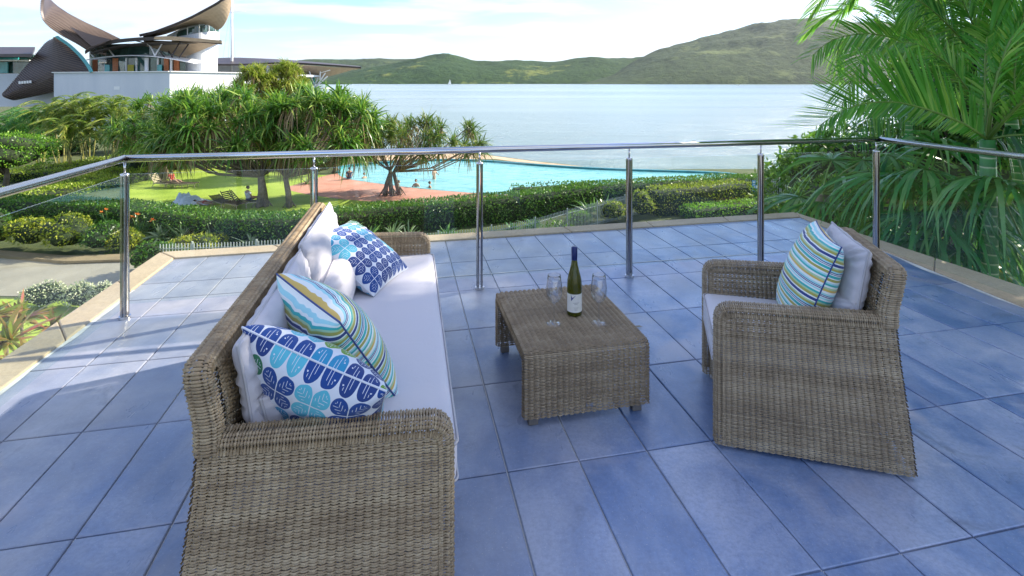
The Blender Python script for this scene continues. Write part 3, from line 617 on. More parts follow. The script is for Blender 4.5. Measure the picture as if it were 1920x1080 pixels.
def make_seat(root, L, sg, arm_h=.575, back_h=.79, mat=None, seatz=.475, arm_w=.062, d=1.0, fine=1.0):
    mat = mat or M['wicker']; rowp = .0075 * fine
    def tb(z): return d * np.interp(z, [0, .15, .3, .45, .57, .64, .79], [.712, .696, .676, .656, .645, .646, .675])
    def X(t, y, z): return np.stack([sg * t, y, z + 0 * t], -1)
    bt = .048
    def za(t): return arm_h + .02 * np.clip(t / .6, 0, 1)
    for side in (0, 1):
        y0 = 0 if side == 0 else L; s = 1 if side == 0 else -1; parts = []
        for inner_ in (0, 1):
            yy = y0 + s * (arm_w if inner_ else 0); z0 = .016
            def S(a, b_, yy=yy, z0=z0, inner_=inner_):
                t0 = .020 + 0 * a; z1 = za(a * .6) - .020
                zz_ = z0 + b_ * (z1 - z0); tend = tb(zz_) - (bt if inner_ else .004); t = t0 + a * (tend - t0)
                bul = .006 * np.sin(np.clip(b_, 0, 1) * math.pi) * s * (1 if inner_ else -1)
                return X(t, yy + bul + 0 * a, zz_)
            parts.append(weave(S, .66, (arm_h - z0), rowp * (1 if not inner_ else 1.3), cen=(sg * .33, y0 + s * arm_w / 2, .3)))
        f, Lp = rpath([(0, .018), (0, arm_h), (.605 * d, arm_h + .02)], .065)
        def Sw(a, b_):
            x, z, nx_, nz_ = f(b_); an = math.pi * (a * 1.12 - .06); hw = arm_w / 2 + .004
            return X(x + nx_ * (.028 * spow(np.sin(an), .55) - .02), y0 + s * (arm_w / 2 - hw * spow(np.cos(an), .55)), z + nz_ * (.028 * spow(np.sin(an), .55) - .02))
        parts.append(weave(Sw, .12, Lp, .0080, .018, .0024, cen=(sg * .33, y0 + s * arm_w / 2, .25)))
        o = wobj('arm', parts, mat, root)
        ft = MB()
        for tt in (.05, .64 * d): ft.box((sg * tt, y0 + s * .045, .018), (.05, .05, .035))
        for q, tt in enumerate((.05, .64 * d)):
            fm = MB(); fm.box((sg * tt, y0 + s * .045, .011), (.055, .055, .022)); fm.build('foot', M['footpale'] if sg > 0 else M['foot'], root, bevel=.004)
    parts = []
    def So(a, b_): z = .018 + b_ * (back_h - .04); return X(tb(z), a * L, z)
    parts.append(weave(So, L, .75, rowp * 1.4, .026, cen=(0, L / 2, .4)))
    def Si(a, b_): z = .33 + b_ * (back_h - .35); return X(tb(z) - bt, arm_w + a * (L - 2 * arm_w), z)
    parts.append(weave(Si, L, .42, rowp * 1.4, .026, cen=(sg * 1.5, L / 2, .4)))
    for y in (0.0, L):
        def Se(a, b_, y=y): z = arm_h - .03 + b_ * (back_h - arm_h); return X(tb(z) - bt + a * (bt - .004), y + 0 * a, z)
        parts.append(weave(Se, bt, back_h - arm_h, rowp, .02, cen=(sg * .6, L / 2, .6)))
    f2, L2 = rpath([(0, arm_h - .01), (0, back_h), (L, back_h), (L, arm_h - .01)], .045)
    def Sr(a, b_):
        y, z, ny_, nz_ = f2(b_); an = math.pi * (a * 1.16 - .08); hw = bt / 2 + .006; k = .024 * spow(np.sin(an), .6) - .017
        return X(tb(np.clip(z, 0, .79)) - bt / 2 - hw * spow(np.cos(an), .6), y + ny_ * k, z + nz_ * k)
    parts.append(weave(Sr, .115, L2, .0082, .019, .0026, cen=(sg * .64, L / 2, .5)))
    o = wobj('backrest', parts, mat, root)
    def Sf(a, b_): return X(.028 + 0 * a, arm_w + a * (L - 2 * arm_w), .06 + b_ * .29)
    wobj('seat_base', [weave(Sf, L, .29, rowp * 1.2, cen=(sg * .4, L / 2, .2))], mat, root)
    m = MB(); m.box((sg * .32, L / 2, seatz - .135), (.56, L - 2 * arm_w - .01, .02)); m.build('seat_deck', M['stake'], root)
sofa = thing('wicker_sofa', 'long light brown wicker sofa with pale grey cushions on the left of the deck', 'sofa', (-.172, 1.464, 0), R(10.9))
SL = 1.88; make_seat(sofa, SL, -1, mat=M['wicker'])
chair = thing('wicker_armchair', 'brown wicker armchair with one striped pillow on the right of the deck', 'armchair', (.854, 2.188, 0), R(-15.2))
make_seat(chair, .61, 1, arm_h=.585, back_h=.80, mat=M['wicker_grey'], seatz=.44)

def roundbox(sx, sy, sz, r, n=14, puff=0, wr=0, seed=1):
    """rounded cushion box centred on the origin"""
    g = np.linspace(-1, 1, n); V = []; Q = []; UVs = []
    for ax in range(3):
        for s in (-1, 1):
            U, W_ = np.meshgrid(g, g); P = np.zeros((n, n, 3)); o1, o2 = [(1, 2), (2, 0), (0, 1)][ax]
            P[..., ax] = s; P[..., o1] = U if s > 0 else -U; P[..., o2] = W_
            b0 = len(V) * n * n; V.append(P.reshape(-1, 3)); UVs.append(np.stack([P[..., 0] + .3 * P[..., 2], P[..., 1] + .3 * P[..., 2]], -1).reshape(-1, 2))
            i = np.arange(n - 1); I, J = np.meshgrid(i, i); k = (J * n + I).ravel() + b0; Q.append(np.stack([k, k + 1, k + n + 1, k + n], 1))
    V = np.concatenate(V); Q = np.concatenate(Q); h = np.array([sx, sy, sz]) / 2
    P = V * h; inn = np.clip(P, -(h - r), h - r); dd = P - inn; l = np.linalg.norm(dd, axis=1, keepdims=True); P = inn + np.where(l > 1e-9, dd / np.maximum(l, 1e-9) * np.minimum(r, np.maximum(l, 0)), 0)
    P = np.where(l > 1e-9, inn + dd / np.maximum(l, 1e-9) * r, P)
    pf = (1 - V[:, 0] ** 2) * (1 - V[:, 1] ** 2)
    P[:, 2] += np.sign(V[:, 2]) * puff * pf * (np.abs(V[:, 2]) > .5)
    if wr: P[:, 2] += wr * fbm(P[:, 0] * 10, P[:, 1] * 10, seed, 3, 1.2) * np.abs(V[:, 2])
    uv = np.concatenate(UVs) * .5 + .5
    return P, Q, uv
def weld(o, d=.0004):
    bm = bmesh.new(); bm.from_mesh(o.data); bmesh.ops.remove_doubles(bm, verts=bm.verts, dist=d); bmesh.ops.recalc_face_normals(bm, faces=bm.faces); bm.to_mesh(o.data); bm.free()
def seat_cushion(name, label, root, t0, t1, y0, y1, z0, z1, sg, r=.028):
    P, Q, uv = roundbox(t1 - t0, y1 - y0, z1 - z0, r, 30, .008, .0015)
    o = mk(name, P, Q, M['seat_fabric'], None, True, uv); weld(o)
    c = Vector((sg * (t0 + t1) / 2, (y0 + y1) / 2, (z0 + z1) / 2)); o.matrix_world = Matrix.Translation(root.location) @ Matrix.Rotation(root.rotation_euler.z, 4, 'Z') @ Matrix.Translation(c)
    tag(o, label, 'cushion')
    for zc in (1, -1):
        hx, hy = (t1 - t0) / 2 - .001, (y1 - y0) / 2 - .001; rr_ = r * .9; pts = []
        for (sx, sy, a0) in ((1, 1, 0), (-1, 1, 90), (-1, -1, 180), (1, -1, 270)):
            for k in range(5):
                a = R(a0 + k * 22.5); pts.append(((hx - rr_) * sx + rr_ * math.cos(a), (hy - rr_) * sy + rr_ * math.sin(a), zc * ((z1 - z0) / 2 - r * .35)))
        pts.append(pts[0]); m = MB(); m.tube(pts, .0038, 6, cap=False); m.build('piping', M['piping'], o, True)
    return o
seat_cushion('seat_cushion', 'long pale lavender grey seat cushion of the wicker sofa', sofa, -.030, .60, .066, SL - .066, .345, .472, -1)
seat_cushion('seat_cushion', 'short pale seat cushion of the wicker armchair', chair, -.012, .60, .066, .61 - .066, .315, .442, 1)
def pillow(name, label, cat, c, ax, ay, w_, h_, th, mat, pinch=.07, n=34, seed=0, pipe=None, uvrot=0, group=None, pw=.42, uvs=1.0, crease=.008):
    c = Vector(c); ax = Vector(ax).normalized(); ay = Vector(ay); ay = (ay - ax * ay.dot(ax)).normalized(); az = ax.cross(ay)
    g = np.sin(np.linspace(-math.pi / 2, math.pi / 2, n)); X_, Y_ = np.meshgrid(g, g)
    px = X_ * (1 - pinch * (1 - Y_ ** 2) ** 1.0 * np.abs(X_) ** 2); py = Y_ * (1 - pinch * (1 - X_ ** 2) * np.abs(Y_) ** 2)
    z = (np.clip(1 - X_ ** 2, 0, 1) * np.clip(1 - Y_ ** 2, 0, 1)) ** pw
    wrk = fbm(X_ * 3 + seed, Y_ * 3, 40 + seed, 4, 1.6) * crease * (1 - z * .5) * (z > 0) * np.minimum(z * 6, 1)
    rr_ = np.sqrt(X_ ** 2 + Y_ ** 2); an = np.arctan2(Y_, X_); wrk = wrk + .6 * crease * np.sin(an * 22 + 3 * np.sin(an * 5 + seed)) * np.clip((rr_ - .7) * 3, 0, 1) * np.minimum(z * 4, 1)
    Vf = np.stack([px * w_ / 2, py * h_ / 2, z * th / 2 + wrk], -1).reshape(-1, 3); Vb = np.stack([px * w_ / 2, py * h_ / 2, -z * th / 2 + wrk * .7], -1).reshape(-1, 3)
    i = np.arange(n - 1); I, J = np.meshgrid(i, i); k = (J * n + I).ravel(); Q = np.stack([k, k + 1, k + n + 1, k + n], 1)
    V = np.concatenate([Vf, Vb]); Q = np.concatenate([Q, Q[:, ::-1] + n * n])
    uvx, uvy = X_ * .5 + .5, Y_ * .5 + .5
    if uvrot: uvx, uvy = uvy, uvx
    uv = np.stack([uvx * uvs, uvy * uvs], -1).reshape(-1, 2); uv = np.concatenate([uv, uv + .5])
    o = mk(name, V, Q, mat, None, True, uv)
    o.matrix_world = Matrix.Translation(c) @ Matrix((ax, ay, az)).transposed().to_4x4(); tag(o, label, cat, group)
    pts = []
    for k in range(n): pts.append(Vf[k])
    for k in range(1, n): pts.append(Vf[k * n + n - 1])
    for k in range(n - 2, -1, -1): pts.append(Vf[(n - 1) * n + k])
    for k in range(n - 2, -1, -1): pts.append(Vf[k * n])
    if pipe:
        m = MB(); m.tube([Vector(p) for p in pts], pipe[1], 6, cap=False); m.build('piping', pipe[0], o, True)
    return o
def loc(root, t, y, z, sg): return Matrix.Translation(root.location) @ Matrix.Rotation(root.rotation_euler.z, 4, 'Z') @ Vector((sg * t, y, z))
def ldir(root, t, y, z, sg): return Matrix.Rotation(root.rotation_euler.z, 3, 'Z') @ Vector((sg * t, y, z))
PP = (M['piping'], .0045)
G1 = 'loose back cushions of the sofa'
# sofa back cushions: two upper, two lower
pillow('back_cushion', 'pale upper back cushion at the near end of the sofa', 'cushion', loc(sofa, .550, .50, .655, -1), ldir(sofa, .0, 1, 0, -1), ldir(sofa, .16, 0, 1, -1), .84, .30, .11, M['white_fabric'], .03, seed=3, pipe=PP, pw=.33, crease=.012)
pillow('back_cushion', 'pale upper back cushion at the far end of the sofa', 'cushion', loc(sofa, .548, 1.35, .665, -1), ldir(sofa, .0, 1, 0, -1), ldir(sofa, .18, 0, 1, -1), .82, .31, .115, M['white_fabric'], .03, seed=5, pipe=PP, pw=.33, crease=.012)
pillow('lumbar_cushion', 'shaded lower back cushion at the near end of the sofa', 'cushion', loc(sofa, .500, .50, .545, -1), ldir(sofa, 0, 1, 0, -1), ldir(sofa, .2, 0, 1, -1), .80, .19, .17, M['white_fabric'], .02, seed=7, pipe=PP, pw=.30)
pillow('lumbar_cushion', 'lower back cushion beside the far blue patterned pillow', 'cushion', loc(sofa, .46, 1.32, .55, -1), ldir(sofa, 0, 1, 0, -1), ldir(sofa, .2, 0, 1, -1), .82, .20, .18, M['white_fabric'], .02, seed=8, pipe=PP, pw=.30)
# throw pillows
pillow('throw_pillow', 'blue and green petal print pillow leaning on the near sofa arm', 'pillow', (-.600, 1.605, .575), (.36, -.05, -.125), (.06, -.17, .22), .455, .44, .22, M['petals'], .05, seed=11, uvs=1.05, pipe=(M['petals'], .003))
pillow('throw_pillow', 'yellow, teal and navy striped pillow in the middle of the sofa', 'pillow', (-.610, 1.82, .645), (.27, -.25, -.03), (-.09, -.17, .28), .44, .42, .22, M['stripes'], .05, seed=12, uvrot=0, pipe=(M['stripes'], .003))
pillow('throw_pillow', 'blue petal print pillow at the far end of the sofa', 'pillow', (-.80, 2.79, .605), (.32, -.07, -.23), (-.02, .36, .05), .43, .43, .17, M['petals'], .05, seed=14, pipe=(M['petals'], .003))
# armchair cushions
pillow('back_cushion', 'pale upper back cushion of the wicker armchair', 'cushion', loc(chair, .556, .305, .70, 1), ldir(chair, 0, -1, 0, 1), ldir(chair, .16, 0, 1, 1), .46, .29, .11, M['white_fabric'], .04, seed=21, pipe=PP, pw=.36, crease=.012)
pillow('lumbar_cushion', 'small lower back cushion tucked behind the striped armchair pillow', 'cushion', loc(chair, .515, .305, .53, 1), ldir(chair, 0, -1, 0, 1), ldir(chair, .2, 0, 1, 1), .44, .20, .15, M['white_fabric'], .03, seed=22, pipe=PP, pw=.32)
pillow('throw_pillow', 'teal, navy and olive striped pillow standing on the armchair', 'pillow', loc(chair, .415, .295, .64, 1), ldir(chair, -.05, -1, 0, 1), ldir(chair, .34, 0, .93, 1), .43, .45, .19, M['stripes'], .08, seed=23, pipe=(M['stripes'], .003))

# ------------------------------------------------------------------ coffee table, bottle, glasses
tab = thing('coffee_table', 'low brown wicker coffee table holding a wine bottle and glasses', 'coffee table', (.0587, 2.313, 0), R(12.0))
TW, TL, TH, tk = .585, .70, .325, .045
fo, Lo = rpath([(0, .035), (0, TH), (TL, TH), (TL, .035)], .03); fi, Li = rpath([(tk, .035), (tk, TH - tk), (TL - tk, TH - tk), (TL - tk, .035)], .02)
def So(a, b_): y, z, ny_, nz_ = fo(b_); e = .006 * (1 - np.clip(np.minimum(a, 1 - a) * TW / .018, 0, 1)) ** 2; return np.stack([a * TW, y - ny_ * e, z - nz_ * e], -1)
def Si(a, b_): y, z, ny_, nz_ = fi(b_); return np.stack([a * TW, y, z], -1)
wobj('table_shell', [weave(So, TW, Lo, .0072, .0265, .0042, cen=(.29, .35, .1))], M['wicker_grey'], tab)
wobj('inner_lining', [weave(Si, TW, Li, .011, .026, .002, cen=(.29, .35, .1))], M['wicker_grey'], tab)
for x0, s in ((0, -1), (TW, 1)):
    edge = []
    def Sed(a, b_, x0=x0, s=s):
        y, z, ny_, nz_ = fo(b_); y2, z2, _, _ = fi(b_); bl = .007 * np.sin(math.pi * a); return np.stack([x0 + s * bl, y + (y2 - y) * a, z + (z2 - z) * a], -1)
    edge.append(weave(Sed, tk, Lo, .0075, .022, .0022, cen=(TW / 2, .35, .1)))
    wobj('side_edge', edge, M['wicker_grey'], tab)
for x, y in ((.04, .03), (TW - .05, .03), (.04, TL - .03), (TW - .05, TL - .03)):
    m = MB(); m.box((x, y, .0165), (.045, .04, .033)); m.build('foot', M['foot'], tab, bevel=.004)
m = MB(); m.box((.30, -.0045, .068), (.040, .003, .016)); m.build('metal_badge', M['steel_dark'], tab, bevel=.001)
def at_table(px, py): p = onz(px, py, TH + .0035); return p
bp = at_table(1077, 590)
bot = thing('wine_bottle', 'tall green wine bottle with blue cap and white label on the table', 'bottle', bp)
m = MB(); m.lathe([(0, .003), (.030, 0), (.0375, .006), (.038, .012), (.038, .155), (.0365, .18), (.031, .205), (.0235, .232), (.0175, .258), (.0148, .28), (.0146, .345), (0, .345)], 32); m.build('glass_body', M['bottle'], bot, True)
m = MB(); m.lathe([(.0152, .282), (.0156, .30), (.0158, .346), (.0145, .349), (0, .349)], 24); m.build('screw_cap', M['cap'], bot, True)
def arcpatch(r, a0, a1, z0, z1, n=14):
    m_ = MB(); V = [(r * math.cos(R(a0 + (a1 - a0) * i / n)), r * math.sin(R(a0 + (a1 - a0) * i / n)), z) for z in (z0, z1) for i in range(n + 1)]
    m_.add(V, [(i, i + 1, n + 2 + i, n + 1 + i) for i in range(n)]); return m_
arcpatch(.0384, -170, 5, .026, .118).build('label', M['label'], bot, True)
m = MB()
for i in range(9):
    a0 = -122 + 0; V0 = .112 - i * .0032; wdt = 34 * (1 - i / 9)
    a_ = a0; b2 = a0 + wdt; rr_ = .0388
    m.add([(rr_ * math.cos(R(a_)), rr_ * math.sin(R(a_)), V0), (rr_ * math.cos(R(b2)), rr_ * math.sin(R(b2)), V0), (rr_ * math.cos(R(b2 - 3.8)), rr_ * math.sin(R(b2 - 3.8)), V0 - .0032), (rr_ * math.cos(R(a_)), rr_ * math.sin(R(a_)), V0 - .0032)], [(0, 1, 2, 3)])
m.build('label_triangle', M['labelblue'], bot)
m = MB()
for (a0, a1, z, hh) in ((-108, -62, .074, .0018), (-98, -72, .068, .0014), (-104, -66, .050, .0012), (-100, -70, .044, .0010), (-96, -74, .038, .0010)):
    rr_ = .0388; n = 6; V = [(rr_ * math.cos(R(a0 + (a1 - a0) * i / n)), rr_ * math.sin(R(a0 + (a1 - a0) * i / n)), zq) for zq in (z, z + hh) for i in range(n + 1)]; m.add(V, [(i, i + 1, n + 2 + i, n + 1 + i) for i in range(n)])
m.build('label_print', M['ink'], bot)
def wine_glass(px, py, label):
    g = thing('wine_glass', label, 'wine glass', at_table(px, py), group='wine glasses')
    m = MB(); m.lathe([(0, .0005), (.040, .0005), (.0415, .002), (.030, .004), (.010, .0075), (.0045, .014), (.0036, .03), (.0034, .085), (.0045, .097), (.010, .103)], 32); m.build('stem_and_foot', M['wineglass'], g, True)
    m = MB(); o_ = [(.002, .101), (.014, .106), (.028, .120), (.037, .140), (.0405, .162), (.0395, .185), (.035, .215), (.0315, .243)]; i_ = [(r - .0012, z + .0006) for r, z in o_[::-1]]
    m.lathe(o_ + i_ + [(0, .1025)], 36); m.build('bowl', M['wineglass'], g, True)
wine_glass(1039, 607, 'empty wine glass on the sofa side of the bottle'); wine_glass(1123, 606, 'empty wine glass on the armchair side of the bottle')

# ------------------------------------------------------------------ foliage builders
def unit(v): return v / np.maximum(np.linalg.norm(v, axis=-1, keepdims=True), 1e-9)
def blades(B, Dn, Ln, Wd, dr, ns=3, rng=RNG):
    B = np.asarray(B, float); N_ = len(B); Dn = unit(np.asarray(Dn, float)); Ln = np.broadcast_to(Ln, N_); Wd = np.broadcast_to(Wd, N_); dr = np.broadcast_to(dr, N_)
    s = np.linspace(0, 1, ns + 1); C = B[:, None] + Dn[:, None] * (Ln[:, None] * s[None])[..., None]
    C[..., 2] -= (dr * Ln)[:, None] * (s ** 2)[None]
    pull = 1 - .25 * np.clip(dr, 0, 1.5)[:, None] * (s ** 2)[None]
    C[..., :2] = B[:, None, :2] + (C[..., :2] - B[:, None, :2]) * pull[..., None]
    side = unit(np.cross(Dn, np.array([0, 0, 1.0]) + rng.normal(0, .35, (N_, 3))))
    tp = np.interp(s, [0, .25, .7, 1], [.6, 1, .75, .06]); O = side[:, None] * (Wd[:, None] * tp[None] / 2)[..., None]
    V = np.stack([C - O, C + O], 2).reshape(-1, 3); b0 = (np.arange(N_)[:, None] * (ns + 1) + np.arange(ns)[None]) * 2
    return V, np.stack([b0, b0 + 1, b0 + 3, b0 + 2], -1).reshape(-1, 4)
def leaves(P, Nn, size, asp=.5, rng=RNG, jit=.7):
    P = np.asarray(P, float); N_ = len(P); Nn = unit(np.asarray(Nn, float) + rng.normal(0, jit, (N_, 3)))
    d = unit(Nn + rng.normal(0, .6, (N_, 3))); s = unit(np.cross(d, rng.normal(0, 1, (N_, 3)))); L_ = size * rng.uniform(.6, 1.25, N_)[:, None]
    V = np.stack([P, P + d * L_ * .5 - s * L_ * asp / 2, P + d * L_, P + d * L_ * .5 + s * L_ * asp / 2], 1).reshape(-1, 3)
    return V, np.arange(N_ * 4).reshape(-1, 4)
def sph(n, rng=RNG, zmin=-1.0):
    z = rng.uniform(zmin, 1, n); a = rng.uniform(0, 2 * math.pi, n); r = np.sqrt(1 - z * z); return np.stack([r * np.cos(a), r * np.sin(a), z], 1)
def ico(c, r, sub=2, jit=.08, seed=0):
    bm = bmesh.new(); bmesh.ops.create_icosphere(bm, subdivisions=sub, radius=1); V = np.array([v.co[:] for v in bm.verts]); Fs = np.array([[v.index for v in f.verts] for f in bm.faces]); bm.free()
    V = V * (1 + fbm(V[:, 0] * 3 + seed, V[:, 1] * 3 + V[:, 2] * 2, seed + 1, 3) * jit * 3)[:, None]
    return V * np.array(r) + np.array(c), Fs
def bush(name, label, cat, c, r, n, size, mat, seed=0, lumps=7, group=None, trunk=None, corek=.80, asp=.5, extra=None, stemz=None):
    """leafy bush: leaves over several overlapping lumps round a dark twiggy heart"""
    rng = np.random.default_rng(seed + 100); c = np.array(c, float); r = np.array(r, float)
    root = thing(name, label, cat, (c[0], c[1], stemz if stemz is not None else c[2] - r[2]), 0, group); o0 = np.array(root.location)
    cs = [c]; rs = [r * .82]
    for k in range(lumps):
        d = sph(1, rng, -.1)[0]; cs.append(c + d * r * .55); rs.append(r * rng.uniform(.38, .60))
    vol = np.array([q[0] * q[2] for q in rs]); cnt = (vol / vol.sum() * n).astype(int); P = []; Nn = []
    for q, rr_, m in zip(cs, rs, cnt):
        d = sph(m, rng, -.5); k = rng.uniform(.86, 1.06, m)[:, None]; P.append(q + d * rr_ * k); Nn.append(unit(d / rr_))
    P = np.concatenate(P); Nn = np.concatenate(Nn); keep = np.ones(len(P), bool)
    for q, rr_ in zip(cs, rs): keep &= (((P - q) / rr_) ** 2).sum(1) > .66
    V, Q = leaves(P[keep] - o0, Nn[keep], size, asp, rng)
    mk('foliage', V, Q, mat, root)
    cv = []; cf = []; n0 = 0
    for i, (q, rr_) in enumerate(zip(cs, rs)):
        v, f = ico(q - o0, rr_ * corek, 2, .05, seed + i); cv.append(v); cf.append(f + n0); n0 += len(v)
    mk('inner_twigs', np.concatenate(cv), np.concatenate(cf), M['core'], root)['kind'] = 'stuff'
    if trunk:
        m = MB(); b0 = Vector((0, 0, 0)); top = Vector((c - o0).tolist())
        m.tube([b0, b0.lerp(top, .4) + Vector((trunk * .6, 0, 0)), top], [trunk, trunk * .8, trunk * .45], 8)
        for k in range(4): a = rng.uniform(0, 6.28); m.tube([b0.lerp(top, .45), top + Vector((math.cos(a) * r[0] * .6, math.sin(a) * r[1] * .6, r[2] * .2))], [trunk * .5, trunk * .15], 6)
        m.build('trunk', M['bark'], root, True)
    return root
def hedge(name, label, pts, wd, h, dens, size, mat, seed=0, z0=GZ, group=None, bump=.12, asp=.5):
    """clipped hedge along a line of ground points"""
    rng = np.random.default_rng(seed + 50); P2 = np.array([(p[0], p[1]) for p in pts], float); seg = np.linalg.norm(np.diff(P2, axis=0), axis=1); s = np.concatenate([[0], np.cumsum(seg)]); Lt = s[-1]
    root = thing(name, label, 'hedge', (P2[0, 0], P2[0, 1], z0), 0, group); o0 = np.array([P2[0, 0], P2[0, 1], z0])
    def at(q): return np.stack([np.interp(q, s, P2[:, 0]), np.interp(q, s, P2[:, 1])], -1)
    def tan(q): return unit(at(np.minimum(q + .3, Lt)) - at(np.maximum(q - .3, 0)))
    per = 2 * h + wd; n = int(dens * Lt * per); q = rng.uniform(0, Lt, n); e = rng.uniform(0, per, n)
    nn_ = int(dens * wd * h); q[:nn_] = 0; q[nn_:2 * nn_] = Lt
    T = tan(q); Nl = np.stack([T[:, 1], -T[:, 0]], 1)
    lat = np.where(e < h, 1, np.where(e > h + wd, -1, 1 - 2 * (e - h) / wd)); zz_ = np.where(e < h, e, np.where(e > h + wd, per - e, h))
    endm = np.arange(n) < 2 * nn_; lat = np.where(endm, rng.uniform(-1, 1, n), lat); zz_ = np.where(endm, rng.uniform(0, h, n), zz_)
    cr_ = 1 - .18 * np.clip((zz_ / h - .75) / .25, 0, 1) * (np.abs(lat) > .9)
    xy = at(q) + Nl * (lat * wd / 2 * cr_)[:, None]; nb = fbm(xy[:, 0] * 1.3, xy[:, 1] * 1.3 + zz_, seed + 9, 4, 1.1) * bump + rng.normal(0, bump * .22, n)
    nrm = np.where((e >= h) & (e <= h + wd), 1.0, 0.0) * (~endm)
    Nv = np.concatenate([Nl * (np.sign(lat) * (1 - nrm))[:, None], nrm[:, None]], 1); Nv[endm, :2] = T[endm] * np.where(np.arange(n) < nn_, -1, 1)[endm][:, None]
    P = np.concatenate([xy, zz_[:, None] + z0], 1) + unit(Nv) * nb[:, None]
    V, Q = leaves(P - o0, Nv + np.array([0, 0, .35]), size, asp, rng); mk('foliage', V, Q, mat, root)
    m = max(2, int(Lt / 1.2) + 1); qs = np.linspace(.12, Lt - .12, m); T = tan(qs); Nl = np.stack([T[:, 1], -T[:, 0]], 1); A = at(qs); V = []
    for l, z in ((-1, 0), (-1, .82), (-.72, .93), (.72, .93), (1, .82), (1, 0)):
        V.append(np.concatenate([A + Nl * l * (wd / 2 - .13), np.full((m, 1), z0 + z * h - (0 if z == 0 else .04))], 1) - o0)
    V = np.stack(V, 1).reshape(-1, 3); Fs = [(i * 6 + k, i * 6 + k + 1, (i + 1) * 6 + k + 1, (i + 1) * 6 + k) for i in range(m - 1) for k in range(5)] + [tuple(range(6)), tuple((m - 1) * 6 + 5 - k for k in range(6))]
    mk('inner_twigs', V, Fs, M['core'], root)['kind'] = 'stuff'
    return root
def tuftdirs(n, rng, lo=-.35, hi=1.0):
    z = rng.uniform(lo, hi, n); a = rng.uniform(0, 2 * math.pi, n); r = np.sqrt(np.maximum(1 - z * z, .02)); return np.stack([r * np.cos(a), r * np.sin(a), z], 1)
def pandanus(label, base, cc, rad, ntuft, mat, seed=0, bl=1.15, trunks=((0, 0),), nb=46, group='pandanus trees', tr=.17, zlo=-.45, bw=.075, name='pandanus_tree'):
    rng = np.random.default_rng(seed + 300); base = np.array(base, float); cc = np.array(cc, float); rad = np.array(rad, float)
    root = thing(name, label, 'tree', tuple(base), 0, group)
    d = sph(ntuft, rng, zlo); k = rng.uniform(.45, 1.0, ntuft)[:, None] ** .5; T = cc + d * rad * k - base
    Bs = []; Ds = []; Ls = []; Dr = []
    for i in range(ntuft):
        m = int(nb * rng.uniform(.8, 1.2)); td = tuftdirs(m, rng, -.45, 1.0); out = unit((T[i] + base - cc)[None] / rad)[0]
        td = unit(td + out * .45 + np.array([0, 0, .30])); Bs.append(T[i] + rng.normal(0, .09, (m, 3)) + np.array([0, 0, 1]) * rng.uniform(-.25, .15, (m, 1))); Ds.append(td); Ls.append(bl * rng.uniform(.65, 1.2, m)); Dr.append(rng.uniform(.10, .95, m))
    V, Q = blades(np.concatenate(Bs), np.concatenate(Ds), np.concatenate(Ls), bw, np.concatenate(Dr), 4, rng)
    mk('crown', V, Q, mat, root)
    Bs = []; Ds = []
    for i in range(0, ntuft, 2): Bs.append(T[i] + rng.normal(0, .06, (14, 3)) - np.array([0, 0, .12])); Ds.append(tuftdirs(14, rng, -.9, -.1))
    V, Q = blades(np.concatenate(Bs), np.concatenate(Ds), bl * .75, bw * .8, .9, 4, rng); mk('dead_leaves', V, Q, M['deadleaf'], root)
    m = MB(); forks = []
    for (dx, dy) in trunks:
        b0 = Vector((dx, dy, 0)); fk = Vector((dx * .6 + rng.uniform(-.3, .3), dy * .6, (cc[2] - base[2]) * rng.uniform(.42, .55))); m.tube([b0 + Vector((0, 0, -.1)), b0.lerp(fk, .5) + Vector((rng.uniform(-.1, .1), 0, 0)), fk], [tr * 1.15, tr, tr * .85], 9); forks.append(fk)
        for s_ in range(5): a = s_ * 1.256; m.tube([b0 + Vector((0, 0, .55)), b0 + Vector((math.cos(a) * .42, math.sin(a) * .42, -.05))], [.035, .03], 5)
    for i in range(ntuft):
        t = Vector(T[i].tolist()); fk = min(forks, key=lambda f: (f - t).length); mid = fk.lerp(t, .5) + Vector((0, 0, -.12 * (t - fk).length + .1))
        if i % 2 == 0 or t.z < fk.z + 1.5: m.tube([fk, mid, t], [tr * .42, tr * .30, tr * .2], 6)
    m.build('trunk', M['bark'], root, True); return root
